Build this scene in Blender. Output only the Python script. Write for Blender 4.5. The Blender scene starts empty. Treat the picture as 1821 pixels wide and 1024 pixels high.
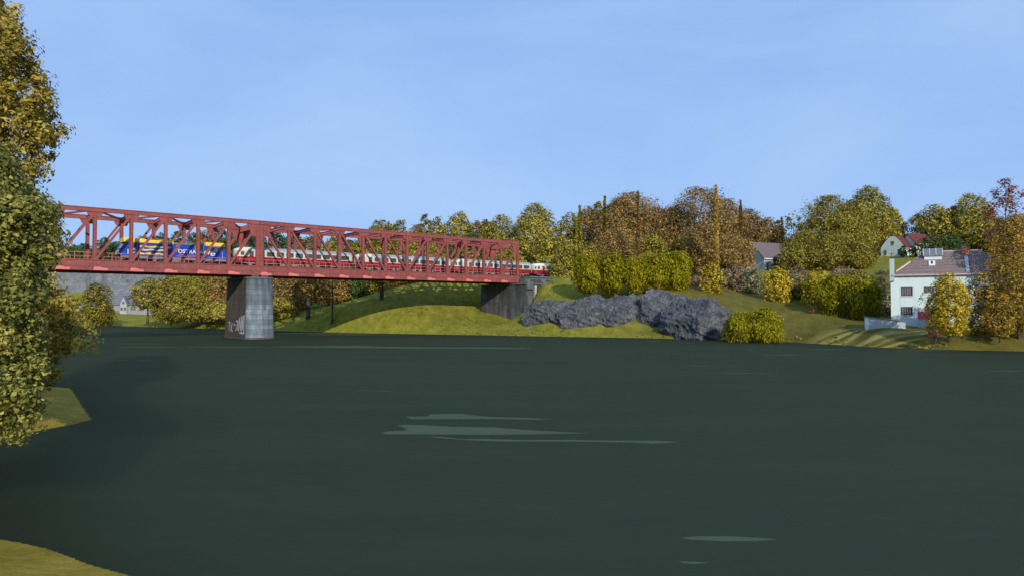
import bpy, bmesh, math, random
import numpy as np
from mathutils import Vector, Matrix, noise as mnoise

random.seed(7)
RNG = np.random.default_rng(7)
S = bpy.context.scene
C = S.collection
R = math.radians

# ------------------------------------------------------------------ camera
F = 1236.0            # focal length in photo pixels (photo 1821 x 1024)
PITCH = 0.0268
H = 6.0
CP, SP = math.cos(PITCH), math.sin(PITCH)

def P(px, py, Y):
    u = (px - 910.5) / F
    v = (512 - py) / F
    t = Y / (CP - v * SP)
    return Vector((u * t, Y, H + t * (SP + v * CP)))

def W(px, py):                       # where the sight line meets the water
    u = (px - 910.5) / F
    v = (512 - py) / F
    t = -H / (SP + v * CP)
    return Vector((u * t, t * (CP - v * SP), 0))

cam = bpy.data.cameras.new('camera')
camo = bpy.data.objects.new('camera', cam)
C.objects.link(camo)
camo.location = (0, 0, H)
camo.rotation_euler = (math.pi / 2 + PITCH, 0, 0)
cam.sensor_width = 36
cam.lens = F / 1821 * 36
cam.clip_end = 12000
S.camera = camo

# ------------------------------------------------------------------ tags
def tag(o, label, cat, group=None):
    o['label'] = label
    o['category'] = cat
    if group:
        o['group'] = group
    return o

def struct(o):
    o['kind'] = 'structure'
    return o

def empty(name, loc, rz=0):
    o = bpy.data.objects.new(name, None)
    C.objects.link(o)
    o.location = loc
    o.rotation_euler = (0, 0, rz)
    o.empty_display_size = 0.5
    return o

class MB:
    def __init__(s):
        s.v = []; s.f = []; s.m = []
    def add(s, vs, fs, mi=0):
        b = len(s.v)
        s.v += [tuple(v) for v in vs]
        s.f += [tuple(b + i for i in f) for f in fs]
        s.m += [mi] * len(fs)
        return s
    def box(s, x0, x1, y0, y1, z0, z1, mi=0):
        vs = [(x0,y0,z0),(x1,y0,z0),(x1,y1,z0),(x0,y1,z0),(x0,y0,z1),(x1,y0,z1),(x1,y1,z1),(x0,y1,z1)]
        return s.add(vs, [(0,3,2,1),(4,5,6,7),(0,1,5,4),(1,2,6,5),(2,3,7,6),(3,0,4,7)], mi)
    def beam(s, p, q, w, h, side=(0,1,0), mi=0):
        p = Vector(p); q = Vector(q); d = (q - p).normalized()
        a = Vector(side); a = (a - d * a.dot(d)).normalized()
        b = d.cross(a)
        vs = []
        for c in (p, q):
            for i, j in ((-1,-1),(1,-1),(1,1),(-1,1)):
                vs.append(c + a * (i * w / 2) + b * (j * h / 2))
        return s.add(vs, [(3,2,1,0),(4,5,6,7),(0,1,5,4),(1,2,6,5),(2,3,7,6),(3,0,4,7)], mi)
    def ibeam(s, p, q, w, h, side=(0,1,0), t=0.05, mi=0):
        """I section: two flanges w wide, h apart, joined by a web."""
        p = Vector(p); q = Vector(q); d = (q - p).normalized()
        a = Vector(side); a = (a - d * a.dot(d)).normalized()
        b = d.cross(a)
        o = b * (h / 2 - t / 2)
        s.beam(p + o, q + o, w, t, a, mi)
        s.beam(p - o, q - o, w, t, a, mi)
        s.beam(p, q, w * 0.45, h - 2 * t, a, mi)
        return s
    def prism_y(s, poly, y0, y1, mi=0):            # poly in (x, z), extruded along y
        n = len(poly)
        vs = [(x, y0, z) for x, z in poly] + [(x, y1, z) for x, z in poly]
        fs = [tuple(range(n)), tuple(range(2 * n - 1, n - 1, -1))]
        fs += [(i, i + n, (i + 1) % n + n, (i + 1) % n) for i in range(n)]
        return s.add(vs, fs, mi)
    def prism_x(s, poly, x0, x1, mi=0):            # poly in (y, z)
        n = len(poly)
        vs = [(x0, y, z) for y, z in poly] + [(x1, y, z) for y, z in poly]
        fs = [tuple(range(n)), tuple(range(2 * n - 1, n - 1, -1))]
        fs += [(i, i + n, (i + 1) % n + n, (i + 1) % n) for i in range(n)]
        return s.add(vs, fs, mi)
    def prism_z(s, poly, z0, z1, mi=0, scale=1.0, c=(0, 0)):
        n = len(poly)
        vs = [(x, y, z0) for x, y in poly] + [(c[0] + (x - c[0]) * scale, c[1] + (y - c[1]) * scale, z1) for x, y in poly]
        fs = [tuple(range(n - 1, -1, -1)), tuple(range(n, 2 * n))]
        fs += [(i, (i + 1) % n, (i + 1) % n + n, i + n) for i in range(n)]
        return s.add(vs, fs, mi)
    def cyl(s, p, q, r0, r1=None, n=10, mi=0):
        r1 = r0 if r1 is None else r1
        p = Vector(p); q = Vector(q); d = (q - p).normalized()
        a = d.orthogonal().normalized(); b = d.cross(a)
        vs = []
        for c, r in ((p, r0), (q, r1)):
            for i in range(n):
                t = 2 * math.pi * i / n
                vs.append(c + a * (r * math.cos(t)) + b * (r * math.sin(t)))
        fs = [tuple(range(n - 1, -1, -1)), tuple(range(n, 2 * n))]
        fs += [(i, (i + 1) % n, (i + 1) % n + n, i + n) for i in range(n)]
        return s.add(vs, fs, mi)
    def build(s, name, mats, parent=None, smooth=False, fix=True):
        me = bpy.data.meshes.new(name)
        me.from_pydata(s.v, [], s.f)
        if not isinstance(mats, (list, tuple)):
            mats = [mats]
        for m in mats:
            me.materials.append(m)
        if len(mats) > 1:
            me.polygons.foreach_set('material_index', s.m)
        if fix:
            bm = bmesh.new(); bm.from_mesh(me)
            bmesh.ops.recalc_face_normals(bm, faces=bm.faces)
            bm.to_mesh(me); bm.free()
        if smooth:
            me.polygons.foreach_set('use_smooth', [True] * len(me.polygons))
        me.update()
        o = bpy.data.objects.new(name, me)
        C.objects.link(o)
        if parent:
            o.parent = parent
        return o

# ------------------------------------------------------------------ materials
def newmat(name):
    m = bpy.data.materials.new(name)
    m.use_nodes = True
    nt = m.node_tree
    b = nt.nodes['Principled BSDF']
    return m, nt, b

def N(nt, t, **kw):
    n = nt.nodes.new(t)
    for k, v in kw.items():
        if k.startswith('i_'):
            n.inputs[k[2:].replace('_', ' ')].default_value = v
        else:
            setattr(n, k, v)
    return n

def ramp(nt, fac, stops):
    r = nt.nodes.new('ShaderNodeValToRGB')
    e = r.color_ramp.elements
    while len(e) < len(stops):
        e.new(0.5)
    for el, (p, c) in zip(e, stops):
        el.position = p
        el.color = (*c, 1)
    nt.links.new(fac, r.inputs[0])
    return r.outputs[0]

def objcoord(nt, scale=(1, 1, 1), rot=(0, 0, 0)):
    tc = nt.nodes.new('ShaderNodeTexCoord')
    mp = nt.nodes.new('ShaderNodeMapping')
    mp.inputs['Scale'].default_value = scale
    mp.inputs['Rotation'].default_value = rot
    nt.links.new(tc.outputs['Object'], mp.inputs[0])
    return mp.outputs[0]

def noise(nt, vec, scale, detail=4, rough=0.6):
    n = N(nt, 'ShaderNodeTexNoise')
    n.inputs['Scale'].default_value = scale
    n.inputs['Detail'].default_value = detail
    n.inputs['Roughness'].default_value = rough
    nt.links.new(vec, n.inputs['Vector'])
    return n.outputs['Fac']

def mix(nt, fac, a, b, mode='MIX'):
    m = nt.nodes.new('ShaderNodeMix')
    m.data_type = 'RGBA'
    m.blend_type = mode
    for sock, val in ((m.inputs[0], fac), (m.inputs[6], a), (m.inputs[7], b)):
        if hasattr(val, 'is_linked'):
            nt.links.new(val, sock)
        elif isinstance(val, (tuple, list)):
            sock.default_value = (*val, 1) if len(val) == 3 else val
        else:
            sock.default_value = val
    return m.outputs[2]

def bump(nt, b, h, strength=0.4, dist=0.05):
    bp = nt.nodes.new('ShaderNodeBump')
    bp.inputs['Strength'].default_value = strength
    bp.inputs['Distance'].default_value = dist
    nt.links.new(h, bp.inputs['Height'])
    nt.links.new(bp.outputs[0], b.inputs['Normal'])

def plain(name, col, rough=0.6, var=0.25, scale=2.0, stretch=(1, 1, 1), metal=0, spec=0.3):
    """a painted or mineral surface with soft uneven tone"""
    m, nt, b = newmat(name)
    f = noise(nt, objcoord(nt, stretch), scale, 5, 0.65)
    lo = tuple(c * (1 - var) for c in col); hi = tuple(min(1, c * (1 + var)) for c in col)
    nt.links.new(ramp(nt, f, [(0.3, lo), (0.7, hi)]), b.inputs['Base Color'])
    b.inputs['Roughness'].default_value = rough
    b.inputs['Metallic'].default_value = metal
    b.inputs['Specular IOR Level'].default_value = spec
    return m

def glass(name, col=(0.03, 0.035, 0.04), rough=0.12):
    return plain(name, col, rough, 0.6, 1.2, spec=0.5)

M = {}
def iron():
    m, nt, b = newmat('red oxide bridge paint')
    v = objcoord(nt)
    big = noise(nt, v, 0.35, 4, 0.6)
    fine = noise(nt, objcoord(nt, (1.0, 1.0, 4.0)), 1.6, 6, 0.7)
    base = ramp(nt, big, [(0.3, (0.235, 0.064, 0.055)), (0.7, (0.32, 0.092, 0.080))])
    rust = ramp(nt, fine, [(0.36, (0.62, 0.50, 0.52)), (0.55, (1, 1, 1))])
    nt.links.new(mix(nt, 0.75, base, rust, 'MULTIPLY'), b.inputs['Base Color'])
    b.inputs['Roughness'].default_value = 0.6
    b.inputs['Specular IOR Level'].default_value = 0.25
    return m
M['iron'] = iron()
M['iron_sunlit'] = plain('sunlit red bridge paint', (0.62, 0.17, 0.14), 0.55, 0.2, 3)  # lighter copy of the bridge red; sunlight on struts and portals put into colour
M['rail_pink'] = plain('faded red railing paint', (0.52, 0.15, 0.12), 0.55, 0.2, 3)
M['steel'] = plain('dull dark steel', (0.07, 0.065, 0.06), 0.55, 0.4, 3)
M['rail'] = plain('worn rail steel', (0.16, 0.12, 0.10), 0.4, 0.3, 3, metal=0.4)
M['sleeper'] = plain('old timber', (0.09, 0.065, 0.05), 0.85, 0.4, 4)
M['under'] = plain('grey underframe', (0.20, 0.19, 0.175), 0.7, 0.4, 2)
M['blue'] = plain('blue locomotive paint', (0.016, 0.055, 0.33), 0.35, 0.25, 0.8)
M['navy'] = plain('dark blue paint', (0.01, 0.03, 0.16), 0.4, 0.25, 0.8)
M['yellow'] = plain('yellow roof paint', (0.78, 0.52, 0.04), 0.45, 0.2, 1.0)
M['white'] = plain('white paint', (0.75, 0.75, 0.75), 0.5, 0.08, 2)
M['lime'] = plain('lime green paint', (0.5, 0.75, 0.12), 0.5, 0.1, 2)
M['pinkmark'] = plain('pale red lettering paint', (0.55, 0.15, 0.2), 0.5, 0.1, 2)
M['glass'] = glass('dark window glass')
M['coachglass'] = glass('greenish coach glass', (0.055, 0.075, 0.06), 0.15)
M['cream'] = plain('cream coach paint', (0.58, 0.55, 0.45), 0.45, 0.1, 1.2)
M['crimson'] = plain('crimson coach paint', (0.28, 0.012, 0.026), 0.4, 0.22, 1.2)
M['coachroof'] = plain('grey coach roof', (0.29, 0.31, 0.345), 0.6, 0.18, 1.4)
M['coachwhite'] = plain('white coach nose', (0.66, 0.66, 0.60), 0.5, 0.08, 1.4)

def masonry(name, c1, c2, mortar, bw, bh, stain, stain_amt, vertical=True, zfrom=None):
    m, nt, b = newmat(name)
    tc = nt.nodes.new('ShaderNodeTexCoord')
    sx = nt.nodes.new('ShaderNodeSeparateXYZ')
    nt.links.new(tc.outputs['Object'], sx.inputs[0])
    ad = N(nt, 'ShaderNodeMath', operation='ADD')
    nt.links.new(sx.outputs[0], ad.inputs[0]); nt.links.new(sx.outputs[1], ad.inputs[1])
    cx = nt.nodes.new('ShaderNodeCombineXYZ')
    nt.links.new(ad.outputs[0], cx.inputs[0]); nt.links.new(sx.outputs[2], cx.inputs[1])
    br = nt.nodes.new('ShaderNodeTexBrick')
    br.inputs['Color1'].default_value = (*c1, 1)
    br.inputs['Color2'].default_value = (*c2, 1)
    br.inputs['Mortar'].default_value = (*mortar, 1)
    br.inputs['Scale'].default_value = 1
    br.inputs['Brick Width'].default_value = bw
    br.inputs['Row Height'].default_value = bh
    br.inputs['Mortar Size'].default_value = 0.035
    br.inputs['Mortar Smooth'].default_value = 0.3
    nt.links.new(cx.outputs[0], br.inputs['Vector'])
    st = noise(nt, objcoord(nt, (1, 1, 0.16)), 0.9, 6, 0.7)
    blot = noise(nt, objcoord(nt), 0.8, 5, 0.65)
    col = mix(nt, ramp(nt, blot, [(0.35, (0, 0, 0)), (0.7, (0.75, 0.75, 0.75))]), br.outputs[0], stain)
    k = ramp(nt, st, [(0.42, (0, 0, 0)), (0.68, (stain_amt,) * 3)])
    col = mix(nt, k, col, tuple(c * 0.35 for c in stain))
    if zfrom is not None:                                   # noisy streaks, darker towards the top
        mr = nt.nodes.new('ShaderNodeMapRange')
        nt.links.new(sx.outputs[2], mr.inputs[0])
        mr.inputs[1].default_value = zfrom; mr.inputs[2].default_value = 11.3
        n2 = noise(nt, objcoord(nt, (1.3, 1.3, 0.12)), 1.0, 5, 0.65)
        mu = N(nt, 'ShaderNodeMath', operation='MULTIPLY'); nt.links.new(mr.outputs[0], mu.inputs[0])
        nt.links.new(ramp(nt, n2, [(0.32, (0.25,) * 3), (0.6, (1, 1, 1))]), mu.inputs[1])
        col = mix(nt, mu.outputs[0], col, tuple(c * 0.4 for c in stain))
    nt.links.new(col, b.inputs['Base Color'])
    b.inputs['Roughness'].default_value = 0.85
    b.inputs['Specular IOR Level'].default_value = 0.2
    bump(nt, b, br.outputs['Fac'], -0.5, 0.06)
    return m
M['pier'] = masonry('blue grey pier masonry', (0.15, 0.185, 0.21), (0.34, 0.41, 0.45), (0.09, 0.105, 0.12), 3.4, 0.92, (0.13, 0.15, 0.165), 0.8, zfrom=5.5)
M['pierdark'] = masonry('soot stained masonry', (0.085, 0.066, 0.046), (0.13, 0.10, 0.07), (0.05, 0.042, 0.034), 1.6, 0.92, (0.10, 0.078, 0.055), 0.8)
M['abut'] = masonry('grey abutment masonry', (0.11, 0.12, 0.128), (0.20, 0.215, 0.225), (0.10, 0.105, 0.11), 1.5, 0.8, (0.115, 0.11, 0.105), 0.95, zfrom=3.0)
M['concrete'] = plain('weathered concrete', (0.115, 0.122, 0.118), 0.85, 0.4, 1.0, (1, 1, 0.4))
M['plinth'] = plain('wet dark stone', (0.075, 0.07, 0.08), 0.5, 0.4, 1.0)
M['corner_sunlit'] = plain('sunlit corner strip', (0.42, 0.40, 0.36), 0.8, 0.3, 1.5)  # sunlight on the abutment corner put into this pale colour
M['graffiti'] = plain('pale spray paint', (0.46, 0.47, 0.49), 0.7, 0.25, 5)

def rockmat(name, lo, mid, hi):
    m, nt, b = newmat(name)
    v = objcoord(nt, (1, 1, 1.0))
    a = noise(nt, v, 0.5, 8, 0.72)
    c = noise(nt, objcoord(nt, (1.6, 1.6, 0.8), (0.5, 0.2, 0.0)), 1.8, 6, 0.75)
    f = N(nt, 'ShaderNodeMath', operation='MULTIPLY_ADD')
    nt.links.new(c, f.inputs[0]); f.inputs[1].default_value = 0.6
    h = N(nt, 'ShaderNodeMath', operation='MULTIPLY'); nt.links.new(a, h.inputs[0]); h.inputs[1].default_value = 0.45
    nt.links.new(h.outputs[0], f.inputs[2])
    nt.links.new(ramp(nt, f.outputs[0], [(0.38, lo), (0.52, mid), (0.66, hi)]), b.inputs['Base Color'])
    b.inputs['Roughness'].default_value = 0.9
    b.inputs['Specular IOR Level'].default_value = 0.2
    bump(nt, b, f.outputs[0], 0.9, 0.5)
    return m
M['rock'] = rockmat('blue grey rock', (0.030, 0.032, 0.035), (0.080, 0.083, 0.088), (0.205, 0.210, 0.218))
M['cliff'] = rockmat('far grey cliff rock', (0.09, 0.095, 0.10), (0.16, 0.167, 0.175), (0.27, 0.28, 0.29))

def water(name, k, glossy, scatter=1.0):
    """silty river water: light scatters metres wide inside it (subsurface), under a soft broken sky reflection"""
    m, nt, b = newmat(name)
    a = noise(nt, objcoord(nt, (0.05, 0.22, 1)), 1.0, 5, 0.6)
    c = noise(nt, objcoord(nt, (0.5, 2.2, 1)), 1.0, 4, 0.6)
    x = mix(nt, 0.4, a, c)
    w = noise(nt, objcoord(nt, (0.35, 1.4, 1)), 1.0, 5, 0.55)
    bp = N(nt, 'ShaderNodeBump', i_Strength=0.3, i_Distance=0.10)
    nt.links.new(w, bp.inputs['Height'])
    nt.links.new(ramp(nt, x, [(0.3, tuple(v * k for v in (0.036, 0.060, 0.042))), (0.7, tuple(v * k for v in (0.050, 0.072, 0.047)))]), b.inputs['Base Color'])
    b.subsurface_method = 'BURLEY'
    b.inputs['Subsurface Weight'].default_value = scatter
    b.inputs['Subsurface Radius'].default_value = (1, 1, 1)
    b.inputs['Subsurface Scale'].default_value = 32.0
    b.inputs['Roughness'].default_value = 0.6
    b.inputs['Specular IOR Level'].default_value = 0.0
    g = nt.nodes.new('ShaderNodeBsdfGlossy')
    g.inputs['Roughness'].default_value = 0.45
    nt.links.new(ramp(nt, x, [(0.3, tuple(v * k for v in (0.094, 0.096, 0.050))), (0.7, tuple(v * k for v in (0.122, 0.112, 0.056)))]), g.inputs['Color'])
    nt.links.new(bp.outputs[0], g.inputs['Normal'])
    ms = nt.nodes.new('ShaderNodeMixShader'); ms.inputs[0].default_value = glossy
    nt.links.new(b.outputs[0], ms.inputs[1]); nt.links.new(g.outputs[0], ms.inputs[2])
    nt.links.new(ms.outputs[0], nt.nodes['Material Output'].inputs[0])
    return m
M['water'] = water('dull green river water', 0.92, 0.45)
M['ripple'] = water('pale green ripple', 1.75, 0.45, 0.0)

def grassmat():
    m, nt, b = newmat('autumn grass')
    v = objcoord(nt)
    big = noise(nt, v, 0.07, 4, 0.6)
    mid = noise(nt, objcoord(nt, (1, 0.45, 1), (0, 0, 0.7)), 0.55, 6, 0.72)
    fine = noise(nt, objcoord(nt, (1, 0.7, 0.5)), 3.2, 5, 0.75)
    g = ramp(nt, mid, [(0.28, (0.115, 0.120, 0.012)), (0.5, (0.23, 0.215, 0.024)), (0.74, (0.37, 0.315, 0.065))])
    g = mix(nt, ramp(nt, big, [(0.35, (0, 0, 0)), (0.7, (0.55,) * 3)]), g, (0.15, 0.155, 0.018))
    at = nt.nodes.new('ShaderNodeAttribute'); at.attribute_name = 'slope_shade'
    dull = mix(nt, ramp(nt, mid, [(0.3, (0, 0, 0)), (0.75, (1, 1, 1))]), (0.092, 0.084, 0.011), (0.19, 0.155, 0.034))  # darker grass tones for the painted slope shade
    g = mix(nt, at.outputs['Fac'], g, dull)
    at2 = nt.nodes.new('ShaderNodeAttribute'); at2.attribute_name = 'stripe'
    wv = noise(nt, objcoord(nt, (0.07, 0.75, 0.3), (0, 0, 0.45)), 1.0, 3, 0.5)
    st = ramp(nt, wv, [(0.42, (0.10, 0.085, 0.014)), (0.58, (0.33, 0.27, 0.085))])
    g = mix(nt, at2.outputs['Fac'], g, st)
    at3 = nt.nodes.new('ShaderNodeAttribute'); at3.attribute_name = 'clay'
    g = mix(nt, at3.outputs['Fac'], g, ramp(nt, mid, [(0.3, (0.24, 0.17, 0.012)), (0.7, (0.38, 0.27, 0.05))]))
    g = mix(nt, 0.55, g, ramp(nt, fine, [(0.3, (0.62, 0.66, 0.6)), (0.7, (1.25, 1.2, 1.2))]), 'MULTIPLY')
    nt.links.new(g, b.inputs['Base Color'])
    b.inputs['Roughness'].default_value = 0.95
    b.inputs['Specular IOR Level'].default_value = 0.1
    bump(nt, b, fine, 0.5, 0.25)
    return m
M['grass'] = grassmat()

def leafmat(name, lo, mid, hi, trans=0.3):
    m, nt, b = newmat(name)
    at = nt.nodes.new('ShaderNodeAttribute'); at.attribute_name = 'tone'
    oi = nt.nodes.new('ShaderNodeObjectInfo')
    ad = N(nt, 'ShaderNodeMath', operation='MULTIPLY_ADD')
    nt.links.new(oi.outputs['Random'], ad.inputs[0]); ad.inputs[1].default_value = 0.16
    nt.links.new(at.outputs['Fac'], ad.inputs[2])
    sb = N(nt, 'ShaderNodeMath', operation='SUBTRACT'); nt.links.new(ad.outputs[0], sb.inputs[0]); sb.inputs[1].default_value = 0.08
    col = ramp(nt, sb.outputs[0], [(0.18, lo), (0.52, mid), (0.88, hi)])
    nt.links.new(col, b.inputs['Base Color'])
    b.inputs['Roughness'].default_value = 0.8
    b.inputs['Specular IOR Level'].default_value = 0.12
    tr = nt.nodes.new('ShaderNodeBsdfTranslucent'); nt.links.new(col, tr.inputs[0])
    ms = nt.nodes.new('ShaderNodeMixShader'); ms.inputs[0].default_value = trans
    nt.links.new(b.outputs[0], ms.inputs[1]); nt.links.new(tr.outputs[0], ms.inputs[2])
    nt.links.new(ms.outputs[0], nt.nodes['Material Output'].inputs[0])
    return m
LEAF = {
    'gold':   leafmat('golden green leaves', (0.070, 0.080, 0.014), (0.31, 0.255, 0.036), (0.66, 0.52, 0.085)),
    'rust':   leafmat('rust brown leaves', (0.10, 0.080, 0.030), (0.33, 0.205, 0.062), (0.58, 0.35, 0.10)),
    'green':  leafmat('deep green leaves', (0.025, 0.055, 0.022), (0.075, 0.125, 0.035), (0.17, 0.23, 0.06)),
    'olive':  leafmat('olive leaves', (0.09, 0.078, 0.013), (0.28, 0.225, 0.028), (0.46, 0.38, 0.07)),
    'lime':   leafmat('lime yellow leaves', (0.10, 0.098, 0.007), (0.33, 0.285, 0.009), (0.47, 0.41, 0.015)),
    'yellow': leafmat('bright yellow leaves', (0.14, 0.11, 0.014), (0.50, 0.36, 0.025), (0.90, 0.68, 0.05)),
    'pink':   leafmat('pinkish brown leaves', (0.09, 0.08, 0.04), (0.32, 0.23, 0.11), (0.56, 0.34, 0.21)),
    'pale':   leafmat('grey green leaves', (0.06, 0.065, 0.03), (0.22, 0.205, 0.095), (0.48, 0.43, 0.25)),
    'red':    leafmat('red leaves', (0.07, 0.05, 0.035), (0.24, 0.11, 0.055), (0.60, 0.20, 0.11)),
    'mixed':  leafmat('orange and green leaves', (0.09, 0.085, 0.018), (0.36, 0.25, 0.040), (0.75, 0.42, 0.06)),
    'ochre':  leafmat('ochre leaves of a slim tree', (0.34, 0.22, 0.05), (0.60, 0.40, 0.09), (0.80, 0.56, 0.15)),
    'grass':  leafmat('rough grass blades', (0.085, 0.090, 0.010), (0.20, 0.19, 0.020), (0.34, 0.29, 0.055)),
    'near':   leafmat('ochre leaves', (0.125, 0.105, 0.020), (0.41, 0.305, 0.050), (0.62, 0.48, 0.10)),
    'neargreen': leafmat('moss green leaves', (0.085, 0.10, 0.026), (0.26, 0.25, 0.052), (0.52, 0.45, 0.11)),
}
M['bark'] = plain('dark bark', (0.075, 0.062, 0.05), 0.9, 0.4, 3, (1, 1, 0.3))
M['palebark'] = plain('ochre bark', (0.30, 0.20, 0.07), 0.9, 0.3, 3, (1, 1, 0.3))

# ------------------------------------------------------------------ bridge frame
TH = 0.864959496
PHI = math.pi / 2 - TH
D = Vector((math.sin(TH), math.cos(TH), 0))
NN = Vector((-math.cos(TH), math.sin(TH), 0))
B0 = Vector((-47.0275, 130.1537, 0))
PAN = 5.3
ZT, ZB = 22.05, 11.84
WD = 11.5
def BR(s, w, z=0):
    p = B0 + D * s + NN * w
    return Vector((p.x, p.y, z))

# ------------------------------------------------------------------ terrain
far_shore_px = [(172, 578), (230, 580), (300, 582), (400, 584.5), (490, 588), (590, 590.5), (700, 593), (880, 596), (1000, 598.5),
                (1130, 600.5), (1270, 604), (1400, 608), (1500, 613.5), (1560, 617.5), (1640, 620.5), (1720, 622.5), (1821, 624.5)]
far_shore = [tuple(W(*q)[:2]) for q in far_shore_px]
tip = W(167, 746)
near_shore = [(-400, 190), (-100, 85), (-50, 62), tuple(W(84, 686)[:2]), tuple(W(128, 690)[:2]), tuple(W(150, 722)[:2]), tuple(tip[:2]),
              tuple(W(120, 756)[:2]), tuple(W(76, 765)[:2]), tuple(W(10, 778)[:2]), (-21.5, 28), (-18.5, 23.0), (-15.2, 19.6), tuple(W(0, 957)[:2]), tuple(W(40, 964)[:2]),
              tuple(W(85, 974)[:2]), tuple(W(125, 988)[:2]), tuple(W(160, 1002)[:2]), tuple(W(242, 1024)[:2]), (-3.5, 12.8), (4, 10), (30, 0), (200, -60)]
river = near_shore + [(420, -60), (260, 10), (120, 71)] + far_shore[::-1] + [(-200, 232), (-400, 270)]
RP = np.array(river)

def river_sd(x, y):
    """distance to the shore, negative inside the river"""
    x = np.asarray(x, float); y = np.asarray(y, float)
    dmin = np.full(x.shape, 1e9); ins = np.zeros(x.shape, bool)
    n = len(RP)
    for i in range(n):
        ax, ay = RP[i]; bx, by = RP[(i + 1) % n]
        ex, ey = bx - ax, by - ay
        t = np.clip(((x - ax) * ex + (y - ay) * ey) / (ex * ex + ey * ey + 1e-9), 0, 1)
        dmin = np.minimum(dmin, np.hypot(x - ax - t * ex, y - ay - t * ey))
        c = ((ay > y) != (by > y))
        with np.errstate(divide='ignore', invalid='ignore'):
            xi = ax + (y - ay) * ex / (ey if ey != 0 else 1e-9)
        ins ^= c & (x < xi)
    return np.where(ins, -dmin, dmin)

ctrl_px = [
 (200,557,250),(120,557,250),(300,566,205),(400,566,195),(262,569,195),(170,569,208),(480,564,190),(552,550,200),(640,532,210),
 (600,559,165),(680,530,175),(752,505,185),(800,501,190),(650,575,155),(720,560,160),(780,547,168),(840,540,180),(840,570,168),(800,578,155),
 (857,569,182),(937,568,170),(890,578,160),(540,575,165),
 (1000,512,165),(960,514,168),(1050,519,158),(1100,520,156),(1165,520,152),(1210,518,151),(1265,521,150),
 (945,577,153),(1035,585,143),(1110,579,142),(1150,567,142),(1180,575,139),(1235,587,129),(1285,601,121),
 (1000,535,156),(1095,530,154),(1180,523,150),(1240,535,144),(1300,553,136),
 (1330,521,160),(1400,523,160),(1400,545,140),(1400,570,128),(1450,590,115),(1480,556,130),(1540,587,110),(1560,591,107),(1650,599,103),
 (1600,580,117),(1700,581,117),(1600,575,128),(1750,597,100),(1821,592,98),(1700,607,98),(1900,590,95),
 (1575,473,175),(1640,459,215),(1560,502,150),(1600,459,225),(1800,460,210),(1450,482,190),(1350,487,172),(1250,482,200),(1150,472,215),(1050,472,220),
 (950,476,235),(1280,430,270),(1130,430,270),(1450,430,270),(1700,432,290),(1560,432,290),(850,452,270),(750,462,270),(650,472,280),(500,482,300),(400,482,310),
 (1700,520,140),(1800,530,130),
]
ctrl = [tuple(P(*q)) for q in ctrl_px]
for s_ in (72, 90, 110, 135, 160):
    for w_ in (-2, 12):
        ctrl.append((*BR(s_, w_)[:2], 12.5))
ctrl += [(-200,250,5),(-260,290,8),(-160,270,4.5),(-150,287,5),(-195,287,5),(-120,287,5),(-170,287,5),(-195,312,21),(-150,310,21),(-230,330,24),(-120,330,23),
         (-400,350,26),(-300,420,30),(0,450,36),(200,420,42),(400,300,42),(150,150,16),(120,100,5),(220,90,12),(400,100,20),
         (-700,900,35),(0,1000,40),(800,900,40),(-1500,3000,30),(1500,3000,30),(0,4500,30)]
# near bank
ctrl += [(-13,14,.7),(-17,17,1.0),(-24,20,1.8),(-30,30,2.0),(-27,37,1.0),(-33,44,1.3),(-45,45,2.5),(-60,40,4),(-10,10,1.1),(0,5,2.2),(0,-10,3.5),(20,-15,3.5),(-30,0,4),(-120,40,6),(-400,100,12),
         (-300,-200,20),(300,-250,20),(0,-80,8)]
ctrl += [(x, y, 0.0) for x, y in RP if abs(x) < 250]
CT = np.array(ctrl)
def _rbf_fit():
    d = np.hypot(CT[:, None, 0] - CT[None, :, 0], CT[:, None, 1] - CT[None, :, 1])
    A = -d + np.eye(len(CT)) * -0.6
    n = len(CT)
    K = np.zeros((n + 1, n + 1)); K[:n, :n] = A; K[:n, n] = 1; K[n, :n] = 1
    return np.linalg.solve(K, np.append(CT[:, 2], 0))
RW = _rbf_fit()

def ground(x, y):
    x = np.atleast_1d(np.asarray(x, float)); y = np.atleast_1d(np.asarray(y, float))
    z = np.full(x.shape, RW[-1])
    for (cx, cy, _), w in zip(CT, RW[:-1]):
        z = z - w * np.hypot(x - cx, y - cy)
    sd = river_sd(x, y)
    land = np.maximum(z, 0.12) * (1 - np.exp(-np.maximum(sd, 0) / 2.0)) + np.minimum(np.maximum(sd, 0) * 0.10, 0.22)
    bed = -np.minimum(np.maximum(-sd, 0) * 0.5, 3.0)
    return np.where(sd > 0, land, bed)

def gz(x, y):
    return float(ground([x], [y])[0])

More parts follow.
